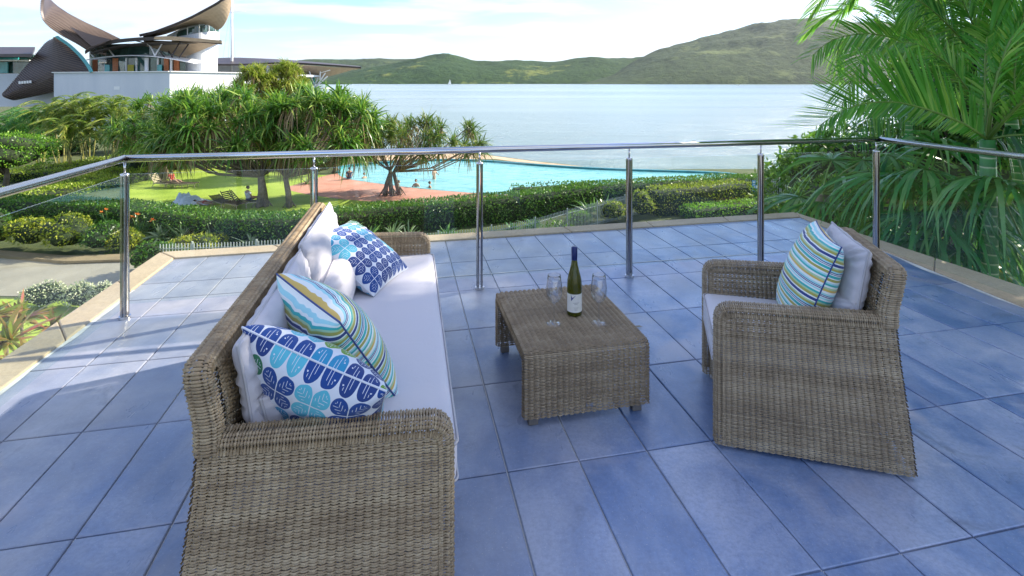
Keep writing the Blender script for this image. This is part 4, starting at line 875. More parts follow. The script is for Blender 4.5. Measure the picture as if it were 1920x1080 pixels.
def frond_mesh(name, pts, n, lmax, mat, w_=.035, seed=0, updir=None, droop=.35, ang=50, start=.08, both=True, lift=.35, tipk=.35, ns=3, dn=1.0):
    """feather palm frond: curved rachis with leaflets on both sides; returns leaflet and rachis data"""
    rng = np.random.default_rng(seed); P = np.array([tuple(p) for p in pts], float); s = np.concatenate([[0], np.cumsum(np.linalg.norm(np.diff(P, axis=0), axis=1))]); s /= s[-1]
    # smooth interpolation (Catmull-like through dense cubic)
    tt = np.linspace(0, 1, 40); C = np.stack([np.interp(tt, s, P[:, k]) for k in range(3)], 1)
    for _ in range(3): C[1:-1] = (C[:-2] + 2 * C[1:-1] + C[2:]) / 4
    T = unit(np.gradient(C, axis=0)); up = np.array([0, 0, 1.0]) if updir is None else np.array(updir, float)
    q = np.linspace(start, 1, n); B = np.stack([np.interp(q, tt, C[:, k]) for k in range(3)], 1); Tq = unit(np.stack([np.interp(q, tt, T[:, k]) for k in range(3)], 1))
    S = unit(np.cross(Tq, up)); U = unit(np.cross(S, Tq)); Vs = []; n0 = 0; out = []
    Lq = lmax * np.interp(q, [0, start + .08, .35, .65, .9, 1], [.35, .55, 1, .95, .55, tipk])
    for sg in ((-1, 1) if both else (1,)):
        kk = dn if sg < 0 else 1.0
        a = R(ang) * (1 - .45 * q) ; dd = Tq * np.cos(a)[:, None] + (S * sg * (1 - lift) + U * lift)* np.sin(a)[:, None] + rng.normal(0, .045, (n, 3))
        out.append(blades(B, dd, Lq * kk * rng.uniform(.88, 1.08, n), w_ * np.interp(q, [0, .5, 1], [.9, 1, .5]), droop * rng.uniform(.7, 1.3, n), ns, rng))
    V, Q = merge(out); return V, Q, C
def frond(parent, pts, n, lmax, mat, smat, **kw):
    o0 = np.array(parent.location) if parent is not None else np.zeros(3); V, Q, C = frond_mesh('f', pts, n, lmax, mat, **kw)
    fr = mk('frond', V - o0, Q, mat, parent); m = MB(); m.tube([Vector((c - o0).tolist()) for c in C[::3]], list(np.linspace(.014, .003, len(C[::3]))), 6); m.build('rachis', smat, fr, True); return fr
M['rachis'] = simple('palm_stalk', (.16, .26, .05), .45, 0, 3, .25)
M['rachis_y'] = simple('yellow_cane_stalk', (.36, .34, .10), .5, 0, 3, .25)
def arch(L_, rise, fall, n=9):
    return [(L_ * math.sin(t * 1.25) * .95, 0, rise * math.sin(t * math.pi * .62) - fall * t ** 2.4) for t in np.linspace(0, 1, n)]
def proto_fronds(mat, smat, L_, lmax, w_, k=4, n=46, droop=.4, seed=0):
    out = []
    for i in range(k):
        rng = np.random.default_rng(seed + i); pts = arch(L_, L_ * rng.uniform(.35, .6), L_ * rng.uniform(.35, .8))
        V, Q, C = frond_mesh('f', pts, n, lmax, mat, w_=w_, seed=seed + i, droop=droop, lift=.2)
        m1 = bpy.data.meshes.new('frond'); o = mk('frond', V, Q, mat); me = o.data; bpy.data.objects.remove(o)
        m = MB(); m.tube([Vector(c.tolist()) for c in C[::4]], list(np.linspace(.02, .004, len(C[::4]))), 5); o = m.build('rachis', smat, None, True); me2 = o.data; bpy.data.objects.remove(o); out.append((me, me2))
    return out
def palm(name, label, hub, base, nf, protos, trmat, tr=.07, scale=1.0, seed=0, group=None, trunk=True, elmin=-.25, elmax=1.25, azr=(0, 360), multi=None, lean=0):
    rng = np.random.default_rng(seed + 500); root = thing(name, label, 'palm tree', tuple(base), 0, group); hubs = [Vector(hub)] if multi is None else [Vector(h_) for h_ in multi]
    if trunk:
        for h_ in hubs:
            m = MB(); a = Vector((h_.x - base[0], h_.y - base[1], 0)) * .35; b_ = h_ - Vector(base); nn_ = 8
            m.tube([a.lerp(b_, t) for t in np.linspace(0, 1, nn_)], list(np.linspace(tr, tr * .75, nn_)), 12); m.build('trunk', trmat, root, True)
    for h_ in hubs:
        for i in range(nf):
            me, me2 = protos[rng.integers(len(protos))]; az = R(azr[0] + (azr[1] - azr[0]) * ((i * .618034) % 1)) + rng.uniform(-.15, .15); el = elmin + (elmax - elmin) * ((i + .5) / nf) ** 1.0
            f = bpy.data.objects.new('frond', me); link(f, root); f.location = h_ - Vector(base); f.rotation_euler = (rng.uniform(-.3, .3), -el * .8, az); sc_ = scale * rng.uniform(.85, 1.15); f.scale = (sc_,) * 3
            r2 = bpy.data.objects.new('rachis', me2); link(r2, f)
    return root
def fan_leaf(parent, hub, outd, radius, nseg, mat, seed=0, droop=.6, spread=150, wd=.045, stalk=None, tilt=0.0):
    """fan palm leaf: pleated segments radiating from the end of a stalk, tips hanging"""
    rng = np.random.default_rng(seed); o0 = np.array(parent.location); hub = np.array(hub, float); od = unit(np.array(outd, float)); up = np.array([0, 0, 1.0]); sd = unit(np.cross(od, up)); un = unit(np.cross(sd, od))
    an = np.radians(np.linspace(-spread, spread, nseg)) + rng.normal(0, .02, nseg); Dn = np.cos(an)[:, None] * od + np.sin(an)[:, None] * sd + tilt * un + rng.normal(0, .03, (nseg, 3))
    Ln = radius * (1 - .25 * (np.abs(an) / np.radians(180)) ** 1.5) * rng.uniform(.88, 1.08, nseg)
    V, Q = blades(np.tile(hub, (nseg, 1)) - o0, Dn, Ln, wd, droop * rng.uniform(.6, 1.35, nseg), 5, rng)
    f = mk('frond', V, Q, mat, parent)
    if stalk is not None:
        m = MB(); a = Vector(stalk) - Vector(o0.tolist()); b_ = Vector((hub - o0).tolist()); m.tube([a, a.lerp(b_, .5) + Vector((0, 0, .06)), b_], [.013, .010, .008], 6); m.build('stalk', M['rachis'], f, True)
    return f
def strap(name, label, cat, p, n, ln, wd, mat, seed=0, droop=.5, group=None, lo=.15, ns=4):
    rng = np.random.default_rng(seed + 700); root = thing(name, label, cat, tuple(p), 0, group); td = tuftdirs(n, rng, lo, 1.0)
    V, Q = blades(rng.normal(0, .05 * ln, (n, 3)) * np.array([1, 1, .2]), td, ln * rng.uniform(.6, 1.1, n), wd, droop * rng.uniform(.4, 1.4, n), ns, rng); mk('leaves', V, Q, mat, root); return root

# ------------------------------------------------------------------ garden: hedges, shrubs, plants
HT = -4.70
top = [(-260, 350), (60, 366), (110, 369), (240, 374), (330, 384), (430, 394), (560, 397), (640, 388), (740, 377), (860, 367), (960, 359), (1060, 347), (1150, 337), (1300, 330), (1490, 322), (1600, 318)]
pt = [onz(x, y, HT) for x, y in top]; pt = [(p.x, p.y - .85) for p in pt]
hedge('clipped_hedge', 'long dark green clipped hedge running behind the picket fence', pt, 1.7, GZ * -1 + HT, 190, .135, M['hedge'], 1)
tp2 = [onz(x, y, HT) for x, y in [(960, 352), (1010, 350), (1060, 347), (1110, 343)]]
hedge('clipped_hedge', 'short hedge end jutting out towards the pool', [(p.x, p.y + .5) for p in tp2], 1.0, 1.3, 60, .15, M['hedge'], 2)
q = [onz(1228, 408, GZ), onz(1320, 398, GZ), onz(1403, 388, GZ)]
hedge('boxed_hedge', 'squared yellow tipped hedge beside the garden path', [(p.x, p.y + .7) for p in q], 1.4, 1.45, 120, .13, M['hedge_y'], 3, bump=.09)
q = [onz(1290, 412, GZ), onz(1380, 403, GZ), onz(1480, 392, GZ), onz(1530, 388, GZ)]
hedge('low_hedge', 'low bright green hedge between the path and the yellow hedge', [(p.x, p.y + .2) for p in q], 1.3, .62, 150, .13, M['hedge_l'], 4)
q = [onz(1440, 362, GZ), onz(1530, 358, GZ)]; hedge('low_hedge', 'low hedge in front of the far garden fence', [(p.x, p.y) for p in q], 1.0, .6, 80, .14, M['hedge_y'], 5)
q = [onz(1640, 345, GZ), onz(1760, 338, GZ), onz(1900, 350, GZ), onz(2050, 380, GZ)]
hedge('flowering_hedge', 'dark hedge with reddish tips beyond the lawn on the right', [(p.x, p.y) for p in q], 3.0, 2.1, 55, .17, M['darkleaf'], 6, bump=.4)
# sunny ground cover slopes on the left
q = [onz(-160, 400, GZ), onz(60, 372, GZ), onz(150, 352, GZ), onz(232, 336, GZ), onz(262, 326, GZ)]
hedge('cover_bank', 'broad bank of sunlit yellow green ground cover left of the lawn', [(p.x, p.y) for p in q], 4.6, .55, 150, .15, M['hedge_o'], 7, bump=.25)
q = [onz(40, 342, GZ), onz(120, 326, GZ), onz(230, 312, GZ), onz(330, 303, GZ)]
hedge('cover_bank', 'second strip of yellow green ground cover below the cane palms', [(p.x, p.y) for p in q], 4.0, .7, 110, .16, M['hedge_o'], 8, bump=.3)
q = [onz(200, 338, GZ), onz(250, 330, GZ), onz(300, 322, GZ)]; hedge('rough_hedge', 'dark green hedge corner behind the left railing post', [(p.x, p.y + 2) for p in q], 2.2, 1.5, 45, .18, M['hedge'], 9, bump=.35)
for i, (px, y0, y1, wp, mt, lb) in enumerate([
    (30, 476, 416, 84, 'hedge_y', 'rounded shrub at the far left edge of the garden path'), (100, 482, 414, 100, 'hedge_y', 'largest rounded yellow green shrub along the path'),
    (165, 481, 426, 80, 'hedge', 'rounded dark green shrub in the row along the path'), (212, 479, 440, 66, 'hedge_y', 'small yellow shrub behind the left railing post'),
    (-50, 478, 408, 100, 'hedge', 'rounded shrub just outside the left edge'),
    (272, 520, 462, 90, 'hedge', 'dark shrub tucked below the deck corner'), (340, 490, 452, 110, 'hedge_y', 'low yellow flowering shrub at the deck corner'),
    (1208, 416, 364, 52, 'hedge_y', 'clipped yellow ball shrub beside the railing post'), (1150, 422, 382, 64, 'hedge_y', 'leaning yellow green shrub left of the clipped ball'),
    (1090, 424, 403, 56, 'hedge_l', 'small bright shrub poking through the picket fence'), (1452, 400, 384, 36, 'hedge_o', 'tiny yellow shrub by the deck corner on the right')]):
    Yb = onz(px, y0, GZ).y; hw = wp / 2 / F * Yb; hz = (y0 - y1) / 2 / F * Yb; c = ((px - 960) / F * Yb, Yb + hw * .7, GZ + hz)
    bush('round_shrub', lb, 'shrub', c, (hw, hw * .9, hz * 1.05), int(900 + 700 * hw), .125, M[mt], 20 + i, 6)
for i, (px, wp, lb) in enumerate([(85, 82, 'white flowering shrub on the left of the pair by the path'), (150, 70, 'white flowering shrub in the middle by the path'), (196, 50, 'small white flowering shrub nearest the deck')]):
    Yb = 17.6; hw = wp / 2 / F * Yb; bush('flowering_shrub', lb, 'shrub', ((px - 960) / F * Yb, Yb, GZ + .38), (hw, hw * .8, .45), 1500, .085, M['white_flower'], 40 + i, 7, group='white flowering shrubs')
q = [onz(x, y, -4.8) for x, y in [(560, 452), (700, 446), (880, 433), (1000, 413), (1060, 397)]]
hedge('ground_cover_strip', 'low dark ground cover strip between the picket fence and the deck', [(p.x, p.y - 1.1) for p in q], 1.7, .75, 70, .15, M['hedge'], 12, bump=.3)
# strap leaved plants between hedge and fence
sp_ = [(70, 400, 1.2, 'strap_g'), (115, 408, 1.3, 'strap_g'), (160, 412, 1.1, 'strap'), (205, 420, 1.2, 'strap'), (262, 430, 1.15, 'strap'), (300, 436, 1.0, 'strap_g'), (345, 440, 1.1, 'strap_g'), (392, 442, 1.2, 'strap_g'), (430, 440, 1.0, 'strap_g'), (470, 448, .8, 'strap_g'), (692, 436, .9, 'strap'), (735, 436, 1.05, 'strap_g'), (765, 438, 1.0, 'strap_g'), (840, 432, .8, 'strap'), (960, 422, .8, 'strap'), (1000, 415, .9, 'strap'), (1105, 385, 1.35, 'strap'), (1135, 382, 1.0, 'strap'), (1225, 362, 1.0, 'strap')]
where = ['farthest left, in front of the ground cover', 'second from the left in front of the ground cover', 'left of the orange flowers', 'holding the orange flowers', 'just right of the left railing post', 'short, right of the railing post', 'beside the start of the pickets', 'tallest of the silvery row by the hedge', 'third silvery one behind the pickets', 'small, behind the sofa back', 'green, behind the far blue pillow', 'silvery, just above the far sofa arm', 'silvery, right of the far sofa arm', 'low, by the middle railing post', 'low, behind the pickets in the middle', 'behind the pickets left of the path', 'large, in the bend of the fence', 'small, in the bend of the fence', 'by the yellow clipped ball']
for i, ((px, y0, ln, mt), wh) in enumerate(zip(sp_, where)):
    z = GZ + .25; p = onz(px, y0 + 12, z); s_ = strap('strap_leaf_plant', 'strap leaved plant ' + wh, 'plant', p, 46, ln * 1.25, .085, M[mt], i, .45, group='strap leaved plants along the hedge', lo=.25)
    if i in (3, 4, 5):
        for k in range(2 if i != 5 else 1):
            hx = .15 * k - .1; m = MB(); h_ = .95 + .12 * k; m.tube([(0, 0, 0), (hx, -.2, h_ * .7), (hx * 1.5, -.3, h_)], [.012, .01, .008], 5); st_ = m.build('flower_stem', M['rachis'], s_, True)
            V, Q = blades(np.tile(np.array([hx * 1.5, -.3, h_]), (12, 1)), tuftdirs(12, np.random.default_rng(k), .0, 1), .17, .05, .2, 2); mk('flower', V, Q, M['orange'], st_)
# red and lime cordylines bottom left, bromeliads
for i, (px, py, Y_, ln, mt, lb, nm) in enumerate([(12, 640, 10.5, .95, 'cordy', 'large red and green cordyline at the bottom left beyond the glass', 'cordyline'), (40, 600, 12.0, .75, 'cordy', 'upright green cordyline behind the large red one', 'cordyline'), (-30, 600, 11.5, .9, 'cordy', 'cordyline cut by the left edge of the picture', 'cordyline'),
                                     (52, 668, 10.0, .55, 'brom', 'low reddish bromeliad under the cordylines', 'bromeliad'), (98, 612, 12.2, .62, 'brom', 'spiky brown green bromeliad on the side lawn', 'bromeliad'), (18, 700, 9.5, .6, 'brom', 'bromeliad lowest at the deck edge', 'bromeliad'), (70, 690, 9.4, .5, 'brom', 'small bromeliad beside the coping stones', 'bromeliad')]):
    p = atY(px, py, Y_); root = strap(nm, lb, 'plant', p, 44 if nm == 'cordyline' else 34, ln, .11 if nm == 'cordyline' else .07, M[mt], 60 + i, .28, lo=.0, ns=5)
    m = MB(); m.tube([(0, 0, 0), (.05, .02, (GZ - p.z) * .5), (0, 0, GZ - p.z)], [.03, .035, .045], 7); m.build('stem', M['bark'], root, True)

# picket fence and far fence
ftop = [(300, 458), (380, 456), (450, 454), (520, 450), (620, 447), (700, 444), (790, 439), (880, 431), (950, 421), (1010, 409), (1050, 397), (1105, 383), (1150, 372), (1200, 361), (1240, 354)]
FP = [onz(x, y, -4.8) for x, y in ftop]; fl = [0]
for i in range(1, len(FP)): fl.append(fl[-1] + (FP[i] - FP[i - 1]).length)
fence = thing('picket_fence', 'dark metal picket fence following the edge of the long hedge', 'fence', (FP[0].x, FP[0].y, GZ)); fo0 = Vector((FP[0].x, FP[0].y, GZ))
def fat(q): return Vector((np.interp(q, fl, [p.x for p in FP]), np.interp(q, fl, [p.y for p in FP]), GZ)) - fo0
m = MB(); m.box((0, 0, .60), (.030, .030, 1.2)); m.add([(-.008, -.008, 1.2), (.008, -.008, 1.2), (.008, .008, 1.2), (-.008, .008, 1.2), (0, 0, 1.23)], [(0, 1, 4), (1, 2, 4), (2, 3, 4), (3, 0, 4)]); pk = m.build('picket', M['fencegrey'], fence)
nq = 0; qv = 0.0; first = True
while qv < fl[-1] and nq < 290:
    if first: pk.location = fat(qv); first = False
    else: c = pk.copy(); link(c, fence); c.location = fat(qv)
    qv += .115; nq += 1
pend = qv
for z in (.12, 1.02):
    m = MB(); m.tube([fat(q_) + Vector((0, .012, z)) for q_ in np.linspace(0, pend, 60)], .016, 5); m.build('rail', M['fencegrey'], fence)
q_ = 1.2
while q_ < pend:
    m = MB(); p = fat(q_); m.box((p.x, p.y, .64), (.06, .06, 1.28)); m.build('fence_post', M['fencegrey'], fence); q_ += 2.4
ff = thing('garden_fence', 'short metal garden fence with a blue panel at the far end of the path', 'fence', onz(1400, 372, GZ)); a0 = onz(1398, 372, GZ); a1 = onz(1492, 370, GZ); fd = a1 - a0
for k in range(27):
    p = a0 + fd * (k / 26) - a0; c = pk.copy(); link(c, ff); c.location = p
for z in (.12, 1.05): m = MB(); m.tube([Vector((0, .01, z)), fd + Vector((0, .01, z))], .018, 5); m.build('rail', M['fencegrey'], ff)
for k in (0, .33, .66, 1): m = MB(); p = fd * k; m.box((p.x, p.y, .65), (.06, .06, 1.3)); m.build('fence_post', M['fencegrey'], ff)
p = onz(1414, 372, GZ) - a0; m = MB(); m.box((p.x, p.y - .04, .82), (.46, .02, .72)); sg_ = m.build('sign_panel', M['bluesign'], ff)
m = MB()
for (dx, dz, ww, hh) in ((-.11, .24, .12, .10), (.08, .24, .12, .10), (-.05, .08, .20, .04), (-.10, -.08, .10, .12), (.07, -.06, .10, .16), (0, -.26, .26, .05)): m.box((p.x + dx, p.y - .052, .82 + dz), (ww, .004, hh))
m.build('sign_pictogram', M['white'], sg_)

# ------------------------------------------------------------------ trees on the left
g31 = onz(485, 388, GZ); g31b = onz(543, 388, GZ)
def cpx(px, py, Y_): return atY(px, py, Y_)
pandanus('big pandanus tree with a forked trunk beside the seated person', g31, cpx(425, 258, 33), (4.5, 3.2, 2.9), 88, M['pandan'], 1, 1.55, ((0, 0), (.35, .2)), 50, zlo=-.42, bw=.10)
pandanus('big pandanus tree with a leaning trunk right of the seated person', g31b, cpx(592, 254, 33.5), (3.9, 3.0, 2.9), 80, M['pandan'], 2, 1.55, ((0, 0),), 50, zlo=-.42, bw=.10)
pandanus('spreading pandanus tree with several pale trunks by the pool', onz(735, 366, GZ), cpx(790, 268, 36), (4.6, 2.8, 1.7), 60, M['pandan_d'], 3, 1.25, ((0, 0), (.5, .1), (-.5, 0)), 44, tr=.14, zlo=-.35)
pandanus('dark pandanus tree between the cane palms and the big pandanus', cpx(300, 330, 41) * 1 + Vector((0, 0, GZ - cpx(300, 330, 41).z)), cpx(300, 244, 41), (3.2, 3, 2.8), 64, M['pandan'], 4, 1.3, ((0, 0), (.6, 0)), 60)
pandanus('pandanus tree behind, in front of the white wall corner', Vector((cpx(390, 330, 46).x, 46, GZ)), cpx(385, 222, 46), (3.6, 3, 2.7), 64, M['pandan'], 5, 1.3, ((0, 0),), 60)
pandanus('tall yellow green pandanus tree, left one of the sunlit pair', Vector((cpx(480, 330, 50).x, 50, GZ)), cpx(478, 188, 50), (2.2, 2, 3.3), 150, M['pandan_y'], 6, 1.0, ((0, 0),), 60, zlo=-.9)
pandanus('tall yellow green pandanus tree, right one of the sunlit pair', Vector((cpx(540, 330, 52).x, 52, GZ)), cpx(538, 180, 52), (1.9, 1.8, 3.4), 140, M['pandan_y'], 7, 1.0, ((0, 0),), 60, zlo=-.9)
pandanus('pandanus tree rising behind the leaning trunk near the shore', Vector((cpx(630, 330, 44).x, 44, GZ)), cpx(625, 228, 44), (3.1, 2.5, 2.3), 52, M['pandan'], 8, 1.25, ((0, 0),), 60)
cpr = proto_fronds(M['cane'], M['rachis_y'], 2.9, .62, .05, 4, 34, .55, 900)
cpr_g = proto_fronds(M['palm_dark'], M['rachis'], 2.9, .62, .05, 3, 34, .55, 930)
canes = [(28, 214, 50, 'cane palm clump at the far left behind the lime tree', 1), (75, 196, 48, 'shaded cane palm clump left of the yellow one', 1), (118, 190, 47, 'yellowing cane palm clump in front of the blue white wall', 0), (168, 182, 47, 'tallest cane palm clump below the wall', 0), (208, 196, 46, 'cane palm clump with straw coloured canes above the left railing', 0), (246, 204, 45, 'cane palm clump next to the dark pandanus', 0), (-30, 218, 48, 'cane palm clump beyond the left edge', 1), (140, 222, 44, 'short cane palm clump in front of the others', 0)]
for i, (px, py, Y_, lb, dk) in enumerate(canes):
    h_ = cpx(px, py, Y_); rng = np.random.default_rng(i); ms = [(h_.x + rng.uniform(-1.1, 1.1), Y_ + rng.uniform(-1, 1), h_.z - 1.9 + rng.uniform(-1.3, .5)) for _ in range(6)]
    palm('cane_palm', lb, h_, (h_.x, Y_, GZ), 9, cpr_g if dk else cpr, M['rachis_y'], .055, .95, i, 'cane palms below the white wall', multi=ms, elmin=.1, elmax=1.5)
bush('poinciana_tree', 'bright lime green feathery tree at the left edge', 'tree', cpx(10, 292, 37), (3.6, 3, 1.5), 9000, .16, M['hedge_l'], 71, 10, trunk=.2, stemz=GZ, corek=.7)
bush('garden_tree', 'dark green tree mass behind the cane palms', 'tree', cpx(60, 270, 56), (7, 3, 2.6), 7000, .30, M['darkleaf'], 72, 9, trunk=.25, stemz=GZ)
bush('garden_tree', 'dark green tree mass behind the pandanus trees', 'tree', cpx(330, 262, 58), (8, 3, 2.4), 7000, .30, M['darkleaf'], 73, 9, trunk=.25, stemz=GZ)
bush('garden_tree', 'dark leafy bush between the trunks beyond the lawn', 'shrub', cpx(515, 318, 46), (4.2, 2, 1.4), 5000, .22, M['hedge'], 74, 8, stemz=GZ)
bush('garden_tree', 'dark leafy shrubs beside the pool end', 'shrub', cpx(600, 322, 48), (2.6, 2, 1.2), 3000, .22, M['darkleaf'], 75, 6, stemz=GZ)
strap('strap_leaf_plant', 'small spiky plant on the edge of the pool paving', 'plant', onz(575, 345, GZ), 40, 1.0, .06, M['strap_g'], 90, .3)

# ------------------------------------------------------------------ trees on the right
pfr = proto_fronds(M['palm'], M['rachis'], 2.3, .62, .034, 4, 58, .30, 960); pfd = proto_fronds(M['palm_dark'], M['rachis'], 2.4, .60, .030, 4, 60, .35, 980)
pA = palm('feather_palm', 'nearest palm with a ringed green trunk and the big bright frond', atY(1852, 262, 5.0), (atY(1884, 500, 5.0).x, 5.0, GZ), 5, pfr, M['palmtrunk'], .082, .9, 1, 'palms beside the deck', azr=(-100, 60), elmin=.2, elmax=1.3)
def pxf(l, Y0, Y1): n = len(l); return [atY(a, c, Y0 + (Y1 - Y0) * i / (n - 1)) for i, (a, c) in enumerate(l)]
frond(pA, pxf([(1851, 262), (1811, 233), (1749, 208), (1687, 191), (1632, 191), (1577, 206), (1536, 236)], 5.0, 4.7), 96, .70, M['palm'], M['rachis'], w_=.034, seed=1, updir=(0, -1, .1), dn=.35, droop=.03, ang=60, tipk=.75, lift=.0, both=True, start=.03, ns=4)
frond(pA, pxf([(1851, 262), (1885, 254), (1930, 252), (1990, 262), (2060, 290)], 5.0, 4.6), 52, .46, M['palm_dark'], M['rachis'], w_=.036, seed=2, updir=(0, -1, .3), droop=.95, ang=70, lift=.0, start=.03)
pB = palm('feather_palm', 'tall palm behind whose frond arches towards the hill', (6.15, 6.7, 2.6), (8.6, 7.4, GZ), 16, pfr, M['palmtrunk'], .085, 1.1, 2, 'palms beside the deck', elmin=-.2, elmax=1.3, azr=(-125, 110))
frond(pB, pxf([(1800, 40), (1770, 60), (1712, 78), (1676, 70), (1628, 62), (1585, 66), (1548, 80), (1524, 104)], 6.6, 6.2), 100, .46, M['palm'], M['rachis'], w_=.030, seed=3, updir=(0, -1, .25), dn=.85, droop=.2, ang=56, lift=.0, start=.05, tipk=.7)
frond(pB, pxf([(1800, 40), (1760, 110), (1700, 150), (1640, 200), (1600, 260)], 6.6, 6.0), 60, .50, M['palm_dark'], M['rachis'], w_=.026, seed=4, updir=(-.2, -.9, .4), droop=.4, ang=55, lift=.0, start=.05)
for k, (l, Ya, Yb, n_, lm) in enumerate([([(1840, 130), (1800, 70), (1750, 20), (1700, -15), (1660, -20)], 6.0, 5.6, 70, .46), ([(1870, 150), (1830, 60), (1800, -10), (1760, -60)], 5.8, 5.6, 70, .48), ([(1900, 190), (1880, 90), (1860, 0), (1840, -60)], 5.4, 5.4, 66, .46), ([(1850, 200), (1790, 150), (1740, 140), (1690, 160), (1650, 200)], 5.8, 5.5, 70, .42), ([(1915, 240), (1900, 150), (1910, 60), (1935, -20)], 5.0, 4.9, 60, .46), ([(1860, 262), (1830, 190), (1780, 120), (1720, 80), (1680, 80)], 5.3, 5.2, 76, .40)]):
    frond(pB, pxf(l, Ya, Yb), n_, lm, M['palm'] if k % 3 else M['palm_dark'], M['rachis'], w_=.024, seed=30 + k, updir=(0, -1, .4), dn=.9, droop=.18, ang=52, lift=.05, start=.06, tipk=.6)
# palms whose crowns shade the deck; those out of view added to block sun
hubs = [((6.7, 5.7, 2.9), 20, 1.15, pfr, 'palm with its crown at the top right corner'), ((7.7, 8.6, 2.6), 20, 1.2, pfr, 'palm farther back at the top right'), ((8.2, 7.3, 4.5), 20, 1.3, pfd, 'palm far back on the right, mostly above the picture'), ((6.9, 3.9, 3.5), 24, 1.35, pfd, 'unseen palm added outside the right edge to shade the deck'), ((8.0, 5.1, 3.6), 24, 1.25, pfd, 'second unseen palm added outside the right edge to block low sun'), ((9.8, 10.0, 3.9), 20, 1.4, pfr, 'tallest palm of the right group'), ((8.3, 11.0, 1.8), 16, 1.25, pfr, 'lower palm behind the big bright frond')]
for i, (h_, nf, s_, pr, lb) in enumerate(hubs): palm('feather_palm', lb, h_, (h_[0] + .1, h_[1] + .1, GZ), nf, pr, M['palmtrunk'], .09, s_, 20 + i, 'palms beside the deck', elmin=-.35, elmax=1.35, azr=(-140, 115) if i in (1, 2, 6) else (0, 360))
for i, (c, r, n, mt, lb) in enumerate([((11.6, 12.5, .8), (2.6, 2.0, 2.6), 22000, 'hedge', 'dense leafy tree behind the palms at the right edge'), ((9.3, 12.5, -1.6), (3.4, 2, 2.4), 16000, 'hedge', 'dark bushy understorey tree under the palms')]):
    bush('leafy_tree', lb, 'tree', c, r, n, .15, M[mt], 80 + i, 12, trunk=.18, stemz=GZ, corek=.62)
bush('leafy_shrub', 'bright green leafy shrub at the right end of the long hedge', 'shrub', atY(1540, 330, 13), (.95, .9, 1.05), 2600, .13, M['hedge_l'], 86, 8, stemz=GZ, trunk=.05, corek=.6)
bush('leafy_shrub', 'mid green shrub below the fan palm leaves', 'shrub', atY(1600, 420, 10.5), (1.3, 1.0, 1.1), 3600, .12, M['hedge'], 87, 8, stemz=GZ, trunk=.05, corek=.7)
# fan palms
fp_specs = [('fan palm with drooping split leaves behind the corner post', (3.95, 6.7), [(1580, 330, 6.5), (1545, 380, 6.6), (1620, 300, 6.7), (1610, 385, 6.3), (1650, 345, 6.2), (1560, 300, 7.0), (1500, 370, 6.9), (1665, 290, 6.6)]),
            ('fan palm hanging long leaf tips behind the right glass panel', (5.1, 6.0), [(1735, 318, 5.3), (1690, 330, 5.6), (1780, 340, 5.5), (1725, 400, 5.4), (1800, 400, 5.3), (1840, 350, 5.6), (1760, 270, 5.8)]),
            ('low fan palm under the right glass panel', (5.6, 5.4), [(1760, 450, 5.6), (1820, 470, 5.4), (1700, 440, 5.9), (1880, 440, 5.5), (1660, 420, 6.3), (1905, 380, 5.7), (1865, 335, 4.75), (1915, 350, 4.7)])]
for i, (lb, bxy, lvs) in enumerate(fp_specs):
    root = thing('fan_palm', lb, 'palm tree', (bxy[0], bxy[1], GZ), 0, 'fan palms beside the deck'); hub = Vector((bxy[0], bxy[1], [.1, -.2, -1.0][i]))
    m = MB(); m.tube([(0, 0, 0), (.05, 0, 2.5), (0, 0, hub.z - GZ)], [.1, .09, .08], 9); m.build('trunk', M['bark'], root, True)
    for k, (px, py, Y_) in enumerate(lvs):
        h_ = atY(px, py, Y_); od = (h_ - hub); od.z = od.z * .3 + .05; rng = np.random.default_rng(i * 20 + k)
        fan_leaf(root, h_, od, (.78 if i != 1 else .95) * rng.uniform(.85, 1.15), 34, M['fan'] if (k + i) % 3 else M['palm_dark'], i * 31 + k, .75 if i else .5, 150, .045, hub)
# yellowing undergrowth seen low through the right glass
for i, (px, py, Y_, ln, mt, lb) in enumerate([(1790, 540, 6.6, .7, 'yellowleaf', 'yellowing strap plant low behind the right coping'), (1700, 490, 7.6, .7, 'yellowleaf', 'yellow leaved plant behind the glass near the corner post'), (1905, 560, 6.0, .8, 'yellowleaf', 'yellow leaved plant beside the ringed trunk'), (1740, 520, 6.8, .9, 'strap', 'green strap plant low behind the glass'), (1840, 560, 6.2, .9, 'strap', 'green strap plant beside the palm trunk'), (1950, 560, 5.6, .9, 'palm_dark', 'dark strap plant at the right edge')]):
    p = atY(px, py, Y_); root = strap('undergrowth_plant', lb, 'plant', p, 40, ln, .05, M[mt], 130 + i, .3, 'undergrowth behind the right glass', lo=.1)
    m = MB(); m.tube([(0, 0, 0), (0.03, 0, GZ - p.z)], [.03, .05], 6); m.build('stem', M['bark'], root, True)
for i, (c, r, lb) in enumerate([((6.3, 8.2, -3.4), (2.0, 1.6, 1.7), 'dark understorey shrub behind the fan palms'), ((8.6, 7.0, -3.0), (2.2, 1.8, 1.9), 'dark understorey shrub at the right edge'), ((7.0, 5.2, -4.2), (1.6, 1.6, 1.5), 'dark shrub under the ringed palm trunk'), ((4.9, 9.6, -3.8), (1.3, 1.3, 1.5), 'dark shrub behind the corner post')]):
    bush('understorey_shrub', lb, 'shrub', c, r, 5200, .15, M['darkleaf'], 140 + i, 8, stemz=GZ, trunk=.06)

